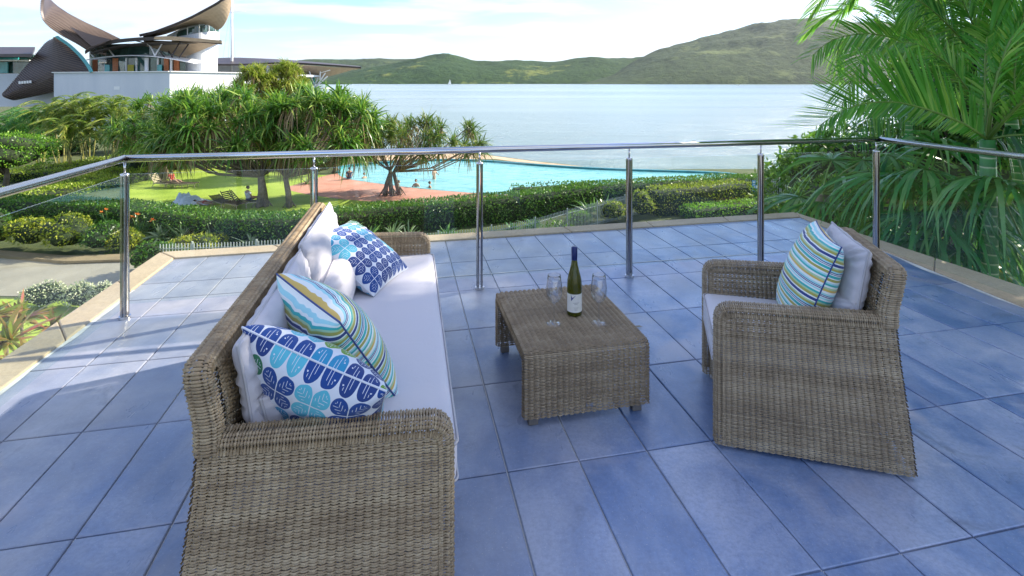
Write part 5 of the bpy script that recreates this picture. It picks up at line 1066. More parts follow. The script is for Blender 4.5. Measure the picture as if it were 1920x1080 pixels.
# ------------------------------------------------------------------ club building across the garden
bld = thing('club_building', 'white waterfront club building with curved sail shaped bronze roofs', 'building', (-50, 80, GZ)); BO = Vector((-50, 80, GZ))
def bp_(px, py, Y_): return atY(px, py, Y_) - BO
def plate(name, rows_, mat, thick=.3, parent=bld, smooth=True, back=None, tdir=(0, .55, -.85)):
    """shell lofted between rows of points, given a real thickness"""
    rs = [[Vector(p) for p in r] for r in rows_]; n = len(rs[0]); V = [tuple(p) for r in rs for p in r]; td = Vector(tdir).normalized() * thick; m_ = len(rs)
    V += [tuple(p + td) for r in rs for p in r]; k = m_ * n; Fs = []
    for j in range(m_ - 1):
        for i in range(n - 1): Fs.append((j * n + i, j * n + i + 1, (j + 1) * n + i + 1, (j + 1) * n + i)); Fs.append((k + j * n + i, k + (j + 1) * n + i, k + (j + 1) * n + i + 1, k + j * n + i + 1))
    for i in range(n - 1): Fs.append((i, k + i, k + i + 1, i + 1)); b_ = (m_ - 1) * n; Fs.append((b_ + i, b_ + i + 1, k + b_ + i + 1, k + b_ + i))
    for j in range(m_ - 1): Fs.append((j * n, (j + 1) * n, k + (j + 1) * n, k + j * n)); a = j * n + n - 1; Fs.append((a, k + a, k + a + n, a + n))
    o = mk(name, V, Fs, mat, parent, smooth=False); return o
def cur(pts, n, Y0, Y1=None):
    """pixel curve resampled to n points, at distance Y0..Y1"""
    P = np.array(pts, float); s = np.concatenate([[0], np.cumsum(np.linalg.norm(np.diff(P, axis=0), axis=1))]); s /= s[-1]; t = np.linspace(0, 1, n); Y1 = Y0 if Y1 is None else Y1
    for _ in range(1): X_ = np.interp(t, s, P[:, 0]); Z_ = np.interp(t, s, P[:, 1])
    for _ in range(2): X_[1:-1] = (X_[:-2] + 2 * X_[1:-1] + X_[2:]) / 4; Z_[1:-1] = (Z_[:-2] + 2 * Z_[1:-1] + Z_[2:]) / 4
    return [bp_(X_[i], Z_[i], Y0 + (Y1 - Y0) * t[i]) for i in range(n)]
def lerprows(a, c, m_, belly=0, bd=(0, -1, 0)):
    out = []
    for j in range(m_):
        t = j / (m_ - 1); out.append([p.lerp(q, t) + Vector(bd) * belly * math.sin(math.pi * t) for p, q in zip(a, c)])
    return out
def seams(name, rows_, every, parent, r=.05, off=(0, -.09, .02)):
    m = MB(); n = len(rows_[0])
    for i in range(0, n, every): m.tube([rows_[j][i] + Vector(off) for j in range(len(rows_))], r, 4, cap=False)
    o = m.build(name, M['seam'], parent); o['kind'] = 'stuff'; return o
# podium: shaded long wall and sunlit return wall with a window
ZT = 3.12 - GZ
def gp(px, Y_, z): return Vector(((px - 960) / F * Y_, Y_, z)) - Vector((BO.x, BO.y, 0)) - Vector((0, 0, GZ)) + Vector((0, 0, 0))
c0, c1, c2 = gp(318, 75, 3.05), gp(101, 82.5, 3.05), gp(560, 96, 3.05)
def wallpoly(name, a, c, z0, z1, th, mat, parent=bld, lean=0):
    d = (c - a); d.z = 0; d.normalize(); nn_ = Vector((-d.y, d.x, 0)); 
    if nn_.y < 0: nn_ = -nn_
    V = []
    for z, l in ((z0, -lean), (z1, 0)):
        for p, k in ((a, 0), (c, 0), (c, th), (a, th)): V.append((p.x + nn_.x * (k) + (d.x * -l if p is a else 0), p.y + nn_.y * (k + l * 0), z))
    return mk(name, V, [(0, 1, 5, 4), (1, 2, 6, 5), (2, 3, 7, 6), (3, 0, 4, 7), (4, 5, 6, 7), (3, 2, 1, 0)], mat, parent)
wallpoly('podium_wall', c1, c0, 0, ZT - .07, .5, M['wall']); w2 = wallpoly('podium_wall', c0 + Vector((.012, .012, 0)), c2, 0, ZT - .07, .5, M['wall'])
for a, c in ((c1, c0), (c0, c2)):
    d = (c - a).normalized(); m = MB(); Mx = Matrix(((d.x, -d.y, 0), (d.y, d.x, 0), (0, 0, 1))); mid = (a + c) / 2; m.box((mid.x, mid.y + .1, ZT), ((c - a).length + .15, .7, .13), Mx); m.build('wall_capping', M['white'], bld)
tfl = [(c1.x, c1.y + .3), (c0.x, c0.y + .3), (c2.x, c2.y + .3), (c2.x, c2.y + 14), (c1.x, c1.y + 10)]; m = MB(); m.prism(tfl, ZT - .5, ZT - .10); m.build('terrace_floor', M['wall'], bld)
dW = (c2 - c0).normalized()
def onwall(k0, k1, z0, z1, name, mat, off=.03, th=.06, parent=bld, a=c0, c=c2):
    d = (c - a); p0 = a + d * k0; p1 = a + d * k1; dd = d.normalized(); nn_ = Vector((dd.y, -dd.x, 0)); 
    if nn_.y > 0: nn_ = -nn_
    V = [(p.x + nn_.x * o, p.y + nn_.y * o, z) for z in (z0, z1) for p, o in ((p0, off), (p1, off), (p1, off - th), (p0, off - th))]
    return mk(name, V, [(0, 1, 5, 4), (1, 2, 6, 5), (2, 3, 7, 6), (3, 0, 4, 7), (4, 5, 6, 7), (3, 2, 1, 0)], mat, parent)
def kof(px, a=c0, c=c2):          # where a pixel column meets the wall line
    A = a + BO; B_ = c + BO; r = (px - 960) / F; return (r * A.y - A.x) / ((B_.x - A.x) - r * (B_.y - A.y))
zl = lambda py, Y_: H - (py - HY) / F * Y_ - GZ
k0, k1 = kof(326), kof(364); wn_ = onwall(k0, k1, zl(192, 77), zl(169, 77), 'window', M['bglass'], .03, .1)
for k in (k0, (k0 + k1) / 2, k1): onwall(k - .002, k + .002, zl(192, 77), zl(168.4, 77), 'window_frame', M['white'], .06, .06, wn_)
onwall(k0, k1, zl(169.2, 77), zl(168.4, 77), 'window_frame', M['white'], .06, .06, wn_)
# small vent on the shaded wall
ka = kof(214, c1, c0); kb_ = kof(224, c1, c0); onwall(ka, kb_, zl(168, 79), zl(162, 79), 'wall_vent', M['white'], .03, .05, bld, c1, c0)
# upper glazed storey behind the terrace
gl = [(168, 90), (200, 87.5), (240, 86), (280, 86), (320, 87), (348, 88)]
gpts = [gp(px, Y_, 0) for px, Y_ in gl]
V = []; 
for p in gpts: V += [(p.x, p.y, ZT - .1), (p.x, p.y, zl(84, 88))]
for i in range(len(gpts) - 1):
    a, c = gpts[i], gpts[i + 1]; d = (c - a).normalized(); Mx = Matrix(((d.x, -d.y, 0), (d.y, d.x, 0), (0, 0, 1))); mid = (a + c) / 2
    m = MB(); m.box((mid.x, mid.y, (ZT + zl(84, 88)) / 2), ((c - a).length, .08, zl(84, 88) - ZT + .1), Mx); m.build('glass_wall', M['bglass'], bld)
for px, Y_, ww, mt in ((179, 89, 10, 'timber'), (217, 86.8, 10, 'timber'), (312, 86.5, 8, 'timber'), (331, 87, 9, 'timber'), (275, 85.6, 6, 'white'), (321, 86.2, 3, 'white'), (197, 88, 2, 'white'), (237, 86, 2, 'white'), (256, 85.8, 2, 'white'), (296, 86, 2, 'white')):
    p = gp(px, Y_ - .15, 0); m = MB(); z1 = zl(110, 87); m.box((p.x, p.y, (ZT + z1) / 2), (ww / F * 87, .22, z1 - ZT + .1)); m.build('timber_panel' if mt == 'timber' else 'mullion', M[mt], bld)
for px, mt in ((201, 'tealglass'), (245, 'yellowleaf'), (299, 'tealglass')): p = gp(px, 85.3, 0); m = MB(); m.box((p.x, p.y, ZT + .75), (.75 if px != 245 else 1.0, .1, 1.1)); m.build('window_display', M[mt], bld)
# glass canopy over the terrace
ca = cur([(160, 112), (190, 106), (240, 103), (290, 105), (345, 114), (362, 118)], 14, 84, 82); cb2 = [p + Vector((0, 3.6, .35)) for p in ca]; plate('canopy', [ca, cb2], M['white'], .12)
# steel struts of the canopy and eaves
for a, c in (((290, 104, 83), (283, 88, 84)), ((283, 88, 84), (272, 80, 85)), ((272, 80, 85), (256, 77, 85.5)), ((213, 104, 84), (205, 94, 85)), ((205, 94, 85), (192, 88, 86)), ((176, 107, 85), (171, 101, 86)), ((290, 105, 83), (306, 78, 85)), ((321, 107, 83), (338, 78, 84.5)), ((336, 108, 83), (355, 80, 85)), ((300, 96, 84), (308, 107, 83)), ((316, 96, 84), (324, 107, 83))):
    m = MB(); m.tube([bp_(*a), bp_(*c)], .10, 6); m.build('steel_strut', M['fascia'] if a[0] > 296 else M['white'], bld)
# lower curved roof with dark eave
e0 = cur([(159, 95), (170, 87), (190, 79), (225, 73), (262, 70), (303, 68), (350, 71), (416, 77)], 28, 80, 84); e1 = cur([(166, 90), (180, 82), (200, 76), (232, 72), (268, 69.4), (306, 67.6), (352, 70.2), (414, 75)], 28, 92, 92); plate('eave_roof', [e0, e1], M['fascia'], .55, tdir=(0, .1, -1))
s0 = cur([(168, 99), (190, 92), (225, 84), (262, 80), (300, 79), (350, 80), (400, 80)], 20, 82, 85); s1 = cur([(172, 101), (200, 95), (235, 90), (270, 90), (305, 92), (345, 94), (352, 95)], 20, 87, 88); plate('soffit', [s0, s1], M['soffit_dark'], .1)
s0 = cur([(268, 74), (300, 76.5), (350, 78), (410, 80)], 12, 84.5, 84.5); s1 = cur([(278, 98), (300, 102), (325, 104), (346, 106)], 12, 87.4, 87.4); plate('soffit', [s0, s1], M['soffit'], .1)
e2 = cur([(290, 69), (303, 66.8), (350, 70), (416, 76)], 12, 79.7, 83.7); e3 = cur([(288, 73), (303, 75), (350, 77), (415, 81)], 12, 79.8, 83.8); plate('eave_fascia', [e2, e3], M['soffit'], .1, tdir=(0, 1, 0))
# white tower drum with clerestory
def drum(name, pxl, pxr, ytop, ybot, Yc, mat, n=18, bulge=5, parent=bld, yr=None):
    V = []; 
    for i in range(n + 1):
        t = i / n; px = pxl + (pxr - pxl) * t; Y_ = Yc - bulge * math.sin(math.pi * min(1, t * 1.02)) ** .8; yt = ytop[0] + (ytop[1] - ytop[0]) * t if yr is None else np.interp(t, [0, .3, .6, .85, 1], yr); p = bp_(px, yt, Y_); q = bp_(px, ybot, Y_)
        V += [(p.x, p.y, q.z), (p.x, p.y, p.z)]
    k = len(V); V += [(v[0] - 0, v[1] + 1.0, v[2]) for v in V]; Fs = [(2 * i, 2 * i + 2, 2 * i + 3, 2 * i + 1) for i in range(n)] + [(k + 2 * i, k + 2 * i + 1, k + 2 * i + 3, k + 2 * i + 2) for i in range(n)] + [(2 * i + 1, 2 * i + 3, k + 2 * i + 3, k + 2 * i + 1) for i in range(n)] + [(0, 1, k + 1, k), (2 * n, k + 2 * n, k + 2 * n + 1, 2 * n + 1)]
    return mk(name, V, Fs, mat, parent, smooth=False)
drum('tower_wall', 344, 402, (80, 78), 134, 90, M['wall'], 16, 3.5)
drum('tower_wall', 322, 405, (62, 58), 78, 88.5, M['wall'], 18, 3.5, yr=[70, 66, 61.5, 59, 59])
clr = drum('clerestory_window', 316, 404, (60, 47), 69, 89.0, M['bglass'], 18, 3.5, yr=[66, 56, 49, 45, 46])
for px, yt in ((330, 58), (351.5, 53), (373.5, 48), (391.5, 45.5), (403.5, 46)):
    t = (px - 316) / 88; Y_ = 89 - 3.5 * math.sin(math.pi * min(1, t * 1.02)) ** .8 - .12; a = bp_(px, 69, Y_); c = bp_(px, yt - 2, Y_); m = MB(); m.tube([a, Vector((a.x, a.y, c.z))], .09, 5); m.build('window_frame', M['white'], clr)
hb = cur([(312, 67), (330, 58), (352, 49), (374, 43), (392, 41), (405, 45), (406, 49)], 20, 86.5, 86.5); plate('window_head', [hb, [p + Vector((0, .3, -.42)) for p in hb]], M['white'], .3, tdir=(0, 1, 0))
# right sail roof: pale soffit, dark top edge
ra = cur([(262, 69), (290, 63), (330, 48), (360, 35), (388, 20), (410, 8), (424, -4), (431, -14)], 34, 84, 80); rb = cur([(270, 71), (300, 69), (330, 60), (352, 50), (376, 44), (398, 47), (415, 48), (431, 6)], 34, 89, 88)
rb = cur([(268, 70.5), (296, 68), (318, 62), (340, 54), (362, 47), (382, 44), (400, 50), (407, 61), (420, 48), (428, 30), (432, 8), (432, -12)], 34, 88, 84)
plate('sail_roof', lerprows(ra, rb, 6, .6, (0, .6, .4)), M['soffit'], .35, tdir=(0, .9, .45))
rt = [p + Vector((0, -.15, .40)) for p in ra]; plate('roof_edge', [rt, ra], M['roof'], .5, tdir=(0, .9, .2))
# left sail roof with standing seams
la = cur([(84, -12), (92, -1), (104, 10), (125, 24), (158, 41), (187, 54), (222, 71.5)], 46, 86, 82)
lb = cur([(81, -12), (77, 6), (76, 22), (80, 38), (92, 51), (117, 68), (142, 81), (161, 93)], 46, 80, 79)
rows_ = lerprows(la, lb, 7, .5, (0, -1, 0)); plate('sail_roof', rows_, M['roof'], .35, tdir=(.2, .9, -.2)); seams('roof_seam', rows_, 1, bld, .06)
ret = [cur([(131, 50), (160, 62), (190, 70), (208, 74)], 8, 80.5, 80.5), cur([(131, 50), (148, 66), (163, 80), (172, 87)], 8, 80.2, 79)]; plate('roof_fold', ret, M['fascia'], .1)
# lower left shell with seams and a teal edge
ha = cur([(108, 71), (96, 73), (86, 79), (78, 88), (60, 110), (35, 140), (8, 173)], 40, 86, 85); hb_ = cur([(113, 71), (128, 82), (150, 104), (166, 124), (172, 133), (130, 134.5), (96, 135), (101, 150), (105, 172)], 40, 81, 78)
hc = cur([(112, 70), (124, 78), (146, 97), (163, 118), (172, 134)], 40, 82, 83)
tip = [bp_(28, 187, 75.5)]
low = cur([(111, 71), (128, 82), (150, 104), (166, 124), (172, 136), (150, 152), (112, 170), (60, 181), (26, 188)], 40, 85.5, 85)
rows_ = lerprows(ha, low, 9, .9, (0, -1, 0)); plate('shell_roof', rows_, M['roof'], .35, tdir=(.2, .95, 0)); seams('roof_seam', rows_, 1, bld, .055)
tb_ = cur([(107, 67), (114, 72), (132, 84), (152, 103), (166, 121), (173, 134)], 20, 79.6, 79.2); plate('teal_edge', [tb_, [p + Vector((-.55, .2, -.15)) for p in tb_]], M['teal'], .2, tdir=(0, 1, 0))
for k in range(5): a = bp_(37 + k * 5, 155 - k * .4, 84.0); m = MB(); m.box(tuple(a), (.32, .08, .42)); m.build('shell_vent', M['white'], bld)
m = MB(); m.tube([bp_(110, 68, 80), bp_(110, 75, 80)], .09, 5); m.build('steel_strut', M['fascia'], bld)
# far left wing
lw_ = thing('club_wing', 'low left wing of the club with a bronze roof and teal glazing', 'building', (-86, 90, GZ)); LO = Vector((-86, 90, GZ))
def lp(px, py, Y_): return atY(px, py, Y_) - LO
plate('wing_roof', [[lp(-160, 88, 92), lp(66, 88, 90)], [lp(-160, 101, 86), lp(60, 101, 84)]], M['roof'], .5, lw_, tdir=(0, 0, -1)); 
def lbox(name, px0, px1, y0, y1, Y_, dep, mat):
    a, c = lp(px0, y0, Y_), lp(px1, y1, Y_); m = MB(); m.box(((a.x + c.x) / 2, a.y + dep / 2, (a.z + c.z) / 2), (abs(c.x - a.x), dep, abs(a.z - c.z))); return m.build(name, mat, lw_)
lbox('wall', -160, 110, 138, 200, 88, 6, M['wall']); lbox('glass_wall', -160, 62, 102, 138, 90, .3, M['bglass']); lbox('teal_glass', -160, 34, 108, 112, 89.2, .2, M['tealglass']); lbox('teal_glass', -160, 14, 116, 137, 89.5, .2, M['tealglass']); lbox('canopy_edge', -160, 55, 112.2, 114, 87, 2, M['white'])
# right low roof with pale soffit
qa = None and cur([(364, 119), (395, 112), (398, 105.5), (470, 109), (540, 113), (590, 117), (640, 121), (676, 124)], 30, 86, 96); qb = None and cur([(362, 121), (400, 120), (440, 121), (480, 121), (530, 117.5), (580, 120), (630, 124), (676, 126.5)], 30, 84, 94)
plate('low_roof', [cur([(364, 118), (396, 109), (440, 107.5), (480, 109), (540, 112), (590, 116), (640, 120.5), (674, 124)], 30, 108, 116), cur([(362, 120.5), (400, 120), (440, 120.5), (480, 119), (530, 116.5), (580, 119), (630, 122.5), (677, 126)], 30, 100, 106)], M['roof'], .28, tdir=(0, .1, -1))
plate('low_fascia', [cur([(362, 120), (400, 119.5), (440, 120), (480, 118.6), (530, 116), (580, 118.5), (630, 122), (677, 125.4)], 30, 99.8, 105.8), cur([(362, 122), (400, 122), (440, 123), (480, 121), (530, 118.5), (580, 121), (630, 125), (675, 127)], 30, 99.9, 105.9)], M['fascia'], .15, tdir=(0, 1, 0))
plate('soffit', [cur([(500, 120), (560, 121), (620, 125.5), (674, 128)], 16, 101.5, 106.2), cur([(505, 126), (550, 137), (590, 148), (614, 143), (640, 136), (660, 130)], 16, 108, 107)], M['soffit'], .15)
def bbox(name, px0, px1, y0, y1, Y_, dep, mat, parent=bld):
    a, c = bp_(px0, y0, Y_), bp_(px1, y1, Y_); m = MB(); m.box(((a.x + c.x) / 2, a.y + dep / 2, (a.z + c.z) / 2), (abs(c.x - a.x), dep, abs(a.z - c.z))); return m.build(name, mat, parent)
bbox('low_wall', 372, 500, 119, 137, 105, .4, M['wall']); bbox('column', 500, 504, 118, 160, 104, .5, M['wall']); bbox('glass_wall', 504, 562, 122, 160, 106, .3, M['bglass']); bbox('teal_glass', 562, 589, 138, 165, 107, .3, M['tealglass']); bbox('mullion', 575, 576.2, 138, 165, 106.8, .2, M['white'])
for a, c in (((588, 163), (596, 147)), ((592, 163), (610, 137)), ((592, 163), (614, 143)), ((590, 162), (578, 128)), ((600, 150), (601, 126)), ((601, 136), (619, 131))): m = MB(); m.tube([bp_(a[0], a[1], 106), bp_(c[0], c[1], 105.5)], .13, 6); m.build('steel_strut', M['white'], bld)
bbox('balcony_floor', 560, 606, 164.5, 167, 102, 5, M['white']); bbox('balcony_column', 571, 577, 167, 185, 103, .6, M['wall']); bbox('balcony_column', 586, 594, 167, 190, 103, .8, M['wall']); bbox('balcony_glass', 577, 586, 168, 190, 104, .2, M['bglass'])
bbox('lower_wall', 545, 600, 176, 240, 103, 5, M['wall'])
jet = thing('jetty_deck', 'small white viewing deck on a post over the water', 'deck', atY(652, 215, 95)); JO = jet.location.copy()
for (x0, x1, y0, y1) in ((632, 676, 188.5, 189.6), (665, 672, 189.8, 240)):
    a, c = atY(x0, y0, 95) - JO, atY(x1, y1, 95) - JO; m = MB(); m.box(((a.x + c.x) / 2, a.y + (1.5 if y1 < 195 else .5), (a.z + c.z) / 2), (abs(c.x - a.x), 3 if y1 < 195 else .6, abs(a.z - c.z))); m.build('deck_slab' if y1 < 195 else 'post', M['white'], jet)
mast = thing('flag_mast', 'tall white mast with a crossbar rising behind the club roof', 'mast', (atY(435, 110, 105).x, 105, GZ)); MO = mast.location.copy()
m = MB(); m.tube([Vector((0, 0, 0)), atY(434.5, -40, 105) - MO], [.30, .18], 10); m.build('pole', M['white'], mast, True); m = MB(); m.tube([atY(428, 23, 105) - MO, atY(461, 21.5, 105) - MO], [.08, .05], 6); m.build('crossbar', M['white'], mast, True)
for a in (418, 428, 441): m = MB(); m.tube([atY(a, 108, 105) - MO, atY(434.5, 2, 105) - MO], .018, 4); m.build('stay_wire', M['steel_dark'], mast)

# ------------------------------------------------------------------ loungers, people, boats
def figure(name, label, base, joints, edges, rad, mat, rz=0, extra=None, group=None):
    root = thing(name, label, 'person', base, rz, group); me = bpy.data.meshes.new('body'); me.from_pydata(joints, edges, []); me.update(); me.materials.append(mat); o = bpy.data.objects.new('body', me); link(o, root)
    s = o.modifiers.new('skin', 'SKIN'); s.use_smooth_shade = True
    for v, r in zip(me.skin_vertices[0].data, rad): v.radius = (r, r * .85)
    me.skin_vertices[0].data[0].use_root = True
    sb = o.modifiers.new('sub', 'SUBSURF'); sb.levels = 1; sb.render_levels = 1
    return root
def headparts(root, hp, r=.1):
    v, f = ico(hp, (r * .88, r, r * 1.15), 2, 0); mk('head', v, f, M['skin'], root, True); v, f = ico(Vector(hp) + Vector((0, .02, .025)), (r * .95, r * 1.02, r * 1.10), 2, .02, 3); mk('hair', v, f, M['hair'], root, True)
def sitter(label, base, rz, shirt, legs=True, top=None):
    J = [(0, 0, .08), (0, .02, .22), (0, .06, .42), (0, .07, .56), (0, .05, .66),  # spine: pelvis..neck
         (.18, .06, .53), (.24, -.02, .30), (.20, -.16, .14), (.19, -.22, .12), (-.18, .06, .53), (-.24, -.02, .30), (-.20, -.16, .14), (-.19, -.22, .12),
         (.10, -.04, .07), (.14, -.42, .16), (.15, -.78, -.02), (.15, -.90, 0.0), (-.10, -.04, .07), (-.14, -.42, .18), (-.15, -.76, -.02), (-.15, -.88, 0.0)]
    E_ = [(0, 1), (1, 2), (2, 3), (3, 4), (3, 5), (5, 6), (6, 7), (7, 8), (3, 9), (9, 10), (10, 11), (11, 12), (0, 13), (13, 14), (14, 15), (15, 16), (0, 17), (17, 18), (18, 19), (19, 20)]
    rd = [.14, .13, .15, .12, .05, .07, .05, .04, .03, .07, .05, .04, .03, .09, .075, .045, .04, .09, .075, .045, .04]
    r = figure('person', label, base, J, E_, rd, M['skin'], rz); headparts(r, (0, .03, .80))
    me = bpy.data.meshes.new('shirt'); me.from_pydata([(0, 0, .10), (0, .02, .24), (0, .06, .42), (0, .07, .57), (.17, .06, .54), (.22, 0, .40), (-.17, .06, .54), (-.22, 0, .40)], [(0, 1), (1, 2), (2, 3), (3, 4), (4, 5), (3, 6), (6, 7)], []); me.update(); me.materials.append(shirt); o = bpy.data.objects.new('shirt', me); link(o, r); o.modifiers.new('skin', 'SKIN')
    for v, q_ in zip(me.skin_vertices[0].data, [.17, .165, .175, .13, .085, .075, .085, .075]): v.radius = (q_, q_ * .85)
    me.skin_vertices[0].data[0].use_root = True; sb = o.modifiers.new('sub', 'SUBSURF'); sb.levels = 1; sb.render_levels = 1
    v, f = ico((0, -.02, .09), (.20, .17, .11), 2, 0); mk('shorts', v, f, M['navy'], r, True); return r
def lounger(label, base, rz, mat, up=True, group='sun loungers on the lawn'):
    r = thing('sun_lounger', label, 'lounger', base, rz, group)
    for x in (-.30, .30):
        m = MB(); m.box((x, -.55, .30), (.05, 1.35, .05)); m.build('side_rail', M['loungerpale'], r)
    for k in range(9): m = MB(); m.box((0, -1.15 + k * .14, .335), (.62, .09, .018)); m.build('slat', mat, r)
    an = R(52 if up else 14)
    for k in range(6):
        d = .06 + k * .125; m = MB(); m.box((0, .02 + d * math.cos(an), .34 + d * math.sin(an)), (.60, .07, .02), Matrix.Rotation(an, 3, 'X')); m.build('back_slat', mat, r)
    for x in (-.29, .29): m = MB(); m.tube([(x, .0, .33), (x, .02 + .80 * math.cos(an), .34 + .80 * math.sin(an))], .025, 6); m.build('back_frame', mat, r)
    for x in (-.30, .30):
        for y in (-1.1, .05): m = MB(); m.tube([(x, y, .30), (x, y + (.1 if y > 0 else -.05), 0)], .025, 6); m.build('leg', M['loungerpale'], r)
    return r
LZ = GZ
p = onz(466, 386, LZ); sitter('person in a white shirt sitting on a lounger, seen from behind', (p.x, p.y, LZ + .33), R(150), M['shirt'])
p2 = onz(452, 388, LZ); lounger('timber lounger with its back raised under the seated person', (p2.x - .15, p2.y, LZ), R(100), M['lounger'])
p3 = onz(428, 390, LZ); lounger('empty dark slatted lounger with its back raised', (p3.x, p3.y + .2, LZ), R(60), M['lounger'])
p4 = onz(402, 388, LZ); lounger('dark lounger lying almost flat beside the towels', (p4.x, p4.y + .5, LZ), R(50), M['lounger'], False)
for i, (px, py, lb, up) in enumerate([(296, 350, 'pale lounger at the far left of the lawn, back raised', True), (318, 351, 'lounger with a person on it under the hanging leaves', False), (336, 352, 'lounger nearest the pandanus leaves on the far lawn', False)]):
    q = onz(px, py, LZ); lounger(lb, (q.x, q.y, LZ), R(75 + 12 * i), M['lounger'] if i else M['loungerpale'], up)
q = onz(322, 350, LZ); sitter('person in a red top sitting on a far lounger', (q.x, q.y, LZ + .33), R(80), M['redcloth'])
# towels and clothes heap and a person lying on the grass
for i, (px, py, sx, sy, sz, mt, lb) in enumerate([(352, 381, .9, .7, .75, 'towel', 'crumpled pale blue towel heap on the lawn'), (372, 381, .9, .6, .42, 'shirt', 'white cloth spread beside the pale blue towel heap'), (345, 377, .5, .5, .95, 'towel', 'pale towel draped high at the left of the heap')]):
    g = np.linspace(-1, 1, 26); A, B = np.meshgrid(g, g); q = onz(px, py, LZ); rr_ = np.sqrt(A * A + B * B); hh = sz * np.clip(1 - rr_ ** 1.6, 0, 1) * (.55 + .6 * fbm(A * 2.2, B * 2.2, 60 + i, 4, 1.4)) + .03 + .05 * fbm(A * 5, B * 5, 66 + i, 3, 1.5)
    V = np.stack([A * sx * (1 + .15 * fbm(A, B, 70 + i, 3)), B * sy * (1 + .15 * fbm(B, A, 72 + i, 3)), np.maximum(hh, .01)], -1).reshape(-1, 3); I, J = np.meshgrid(np.arange(25), np.arange(25)); k = (J * 26 + I).ravel()
    tag(mk('beach_towel', V, np.stack([k, k + 1, k + 27, k + 26], 1), M[mt], None, False, loc=(q.x, q.y, LZ)), lb, 'towel')
def lying(label, px, py, rz, cloth):
    q = onz(px, py, LZ); J = [(0, 0, .12), (0, .22, .13), (0, .42, .14), (0, .52, .13), (.18, .42, .12), (.30, .20, .08), (.32, -.04, .07), (-.18, .42, .12), (-.30, .20, .08), (-.32, -.04, .07), (.09, -.1, .11), (.12, -.5, .16), (.12, -.9, .07), (-.09, -.1, .11), (-.12, -.5, .10), (-.14, -.9, .07)]
    E_ = [(0, 1), (1, 2), (2, 3), (2, 4), (4, 5), (5, 6), (2, 7), (7, 8), (8, 9), (0, 10), (10, 11), (11, 12), (0, 13), (13, 14), (14, 15)]
    r = figure('person', label, (q.x, q.y, LZ), J, E_, [.13, .12, .13, .05, .07, .05, .035, .07, .05, .035, .09, .07, .04, .09, .07, .04], M['skin'], rz); headparts(r, (0, .68, .14))
    v, f = ico((0, 0, .13), (.17, .15, .12), 2, 0); mk('swimwear', v, f, cloth, r, True); return r
lying('person lying on the grass beside the towel heap', 384, 383, R(80), M['redcloth'])
def bather(label, px, py, dz, rz):
    q = onz(px, py, GZ); r = figure('person', label, (q.x, q.y, GZ + dz), [(0, 0, -.55), (0, 0, -.2), (0, 0, .05), (0, 0, .18), (.17, 0, .05), (.28, -.08, -.16), (.30, -.25, -.24), (-.17, 0, .05), (-.28, -.08, -.16), (-.30, -.25, -.24), (.1, 0, -.9), (-.1, 0, -.9)], [(0, 1), (1, 2), (2, 3), (2, 4), (4, 5), (5, 6), (2, 7), (7, 8), (8, 9), (0, 10), (0, 11)], [.14, .13, .14, .05, .07, .05, .035, .07, .05, .035, .09, .09], M['skin'], rz, group='bathers in the pool'); headparts(r, (0, 0, .33)); return r
bather('bather shoulder deep in the middle of the pool edge', 780, 350, .10, 0); bather('bather standing waist deep behind the slanting pandanus limbs', 814, 336, .55, 1); bather('bather low in the water right of the pandanus base', 806, 352, .02, 2); bather('bather far left in the pool, only head and shoulders out', 683, 334, .0, 1); bather('bather far out in the pool, small', 748, 346, -.12, 2)
q = onz(655, 336, GZ); sitter('person sitting on the pool edge under the hanging leaves', (q.x, q.y, GZ + .05), R(200), M['navy'])
def hull(m, L_, B_, D_, z=0):
    V = []; n = 12
    for i in range(n + 1):
        t = i / n; w_ = B_ / 2 * (math.sin(min(1, t * 1.25 + .12) * math.pi / 2) if t < .7 else 1 - ((t - .7) / .3) ** 2 * .35) * (1 if t > 0 else .02); x = (t - .5) * L_
        V += [(x, -w_, z + D_ * (1.15 - .25 * t)), (x, -w_ * .55, z), (x, w_ * .55, z), (x, w_, z + D_ * (1.15 - .25 * t))]
    m.add(V, [(4 * i + k, 4 * i + k + 1, 4 * i + 4 + k + 1, 4 * i + 4 + k) for i in range(n) for k in range(3)] + [(4 * i + 3, 4 * i, 4 * i + 4, 4 * i + 7) for i in range(n)] + [(0, 1, 2, 3), (4 * n + 3, 4 * n + 2, 4 * n + 1, 4 * n)])
yt = thing('sailing_yacht', 'white sailing yacht under the headland hill', 'yacht', atY(843, 158.8, 2200) * 1, R(25)); yt.location.z = -6.9
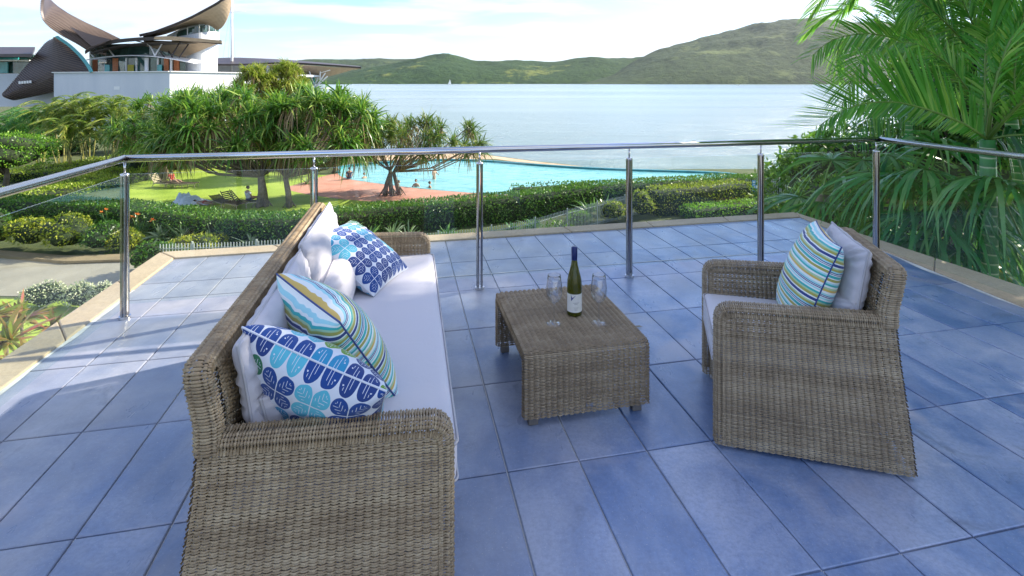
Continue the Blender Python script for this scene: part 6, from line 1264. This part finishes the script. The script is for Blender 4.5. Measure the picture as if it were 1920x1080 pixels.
m = MB(); hull(m, 16, 4.5, 1.8); m.build('hull', M['white'], yt); m = MB(); m.box((.5, 0, 2.4), (6, 2.6, 1)); m.build('cabin', M['white'], yt); m = MB(); m.tube([(1, 0, 1.5), (1, 0, 24)], .18, 6); m.build('mast', M['white'], yt)
mk('sail', [(1.2, 0, 3), (-0, 0, 3), (7, .6, 3), (1.2, .0, 23), (1.3, .15, 3), (7, .75, 3), (1.3, .15, 23)], [(0, 2, 3), (4, 6, 5), (0, 4, 5, 2), (2, 5, 6, 3)], M['white'], yt); mk('jib', [(.8, 0, 20), (-7, 0, 2.5), (.8, .5, 3), (.8, .12, 20), (-7, .12, 2.5), (.8, .62, 3)], [(0, 1, 2), (3, 5, 4), (1, 4, 5, 2)], M['white'], yt)
mb_ = thing('motor_boat', 'tiny white motor boat far out below the right hill', 'boat', atY(1383, 161, 1400) * 1, R(8)); mb_.location.z = -6.9
m = MB(); hull(m, 12, 3.4, 1.1); m.build('hull', M['white'], mb_); m = MB(); m.box((.5, 0, 1.9), (4, 2.2, 1.2)); m.build('cabin', M['white'], mb_)

# ------------------------------------------------------------------ sea haze
hz = MB(); hz.box((0, 6000, 240), (40000, 26000, 500)); hzo = hz.build('haze', bpy.data.materials.new('sea_haze')); hm = hzo.data.materials[0]; hm.use_nodes = True; ht = hm.node_tree; ht.nodes.clear()
ho = ht.nodes.new('ShaderNodeOutputMaterial'); hv = ht.nodes.new('ShaderNodeVolumePrincipled'); hv.inputs['Color'].default_value = (.90, .94, 1, 1); hv.inputs['Density'].default_value = .000026; hv.inputs['Anisotropy'].default_value = .7
ht.links.new(hv.outputs[0], ho.inputs['Volume']); hzo['kind'] = 'stuff'

# a dry leaf on the tiles
fl_ = thing('fallen_leaf', 'small dry brown leaf lying on the tiles right of the coffee table', 'leaf', onz(1196, 613, .004))
V = [(-.030, 0, .001), (-.012, .008, .005), (.012, .007, .006), (.032, 0, .002), (.012, -.007, .005), (-.012, -.007, .004)]
mk('blade', V, [(0, 5, 1), (1, 5, 4, 2), (2, 4, 3)], M['deadleaf'], fl_)
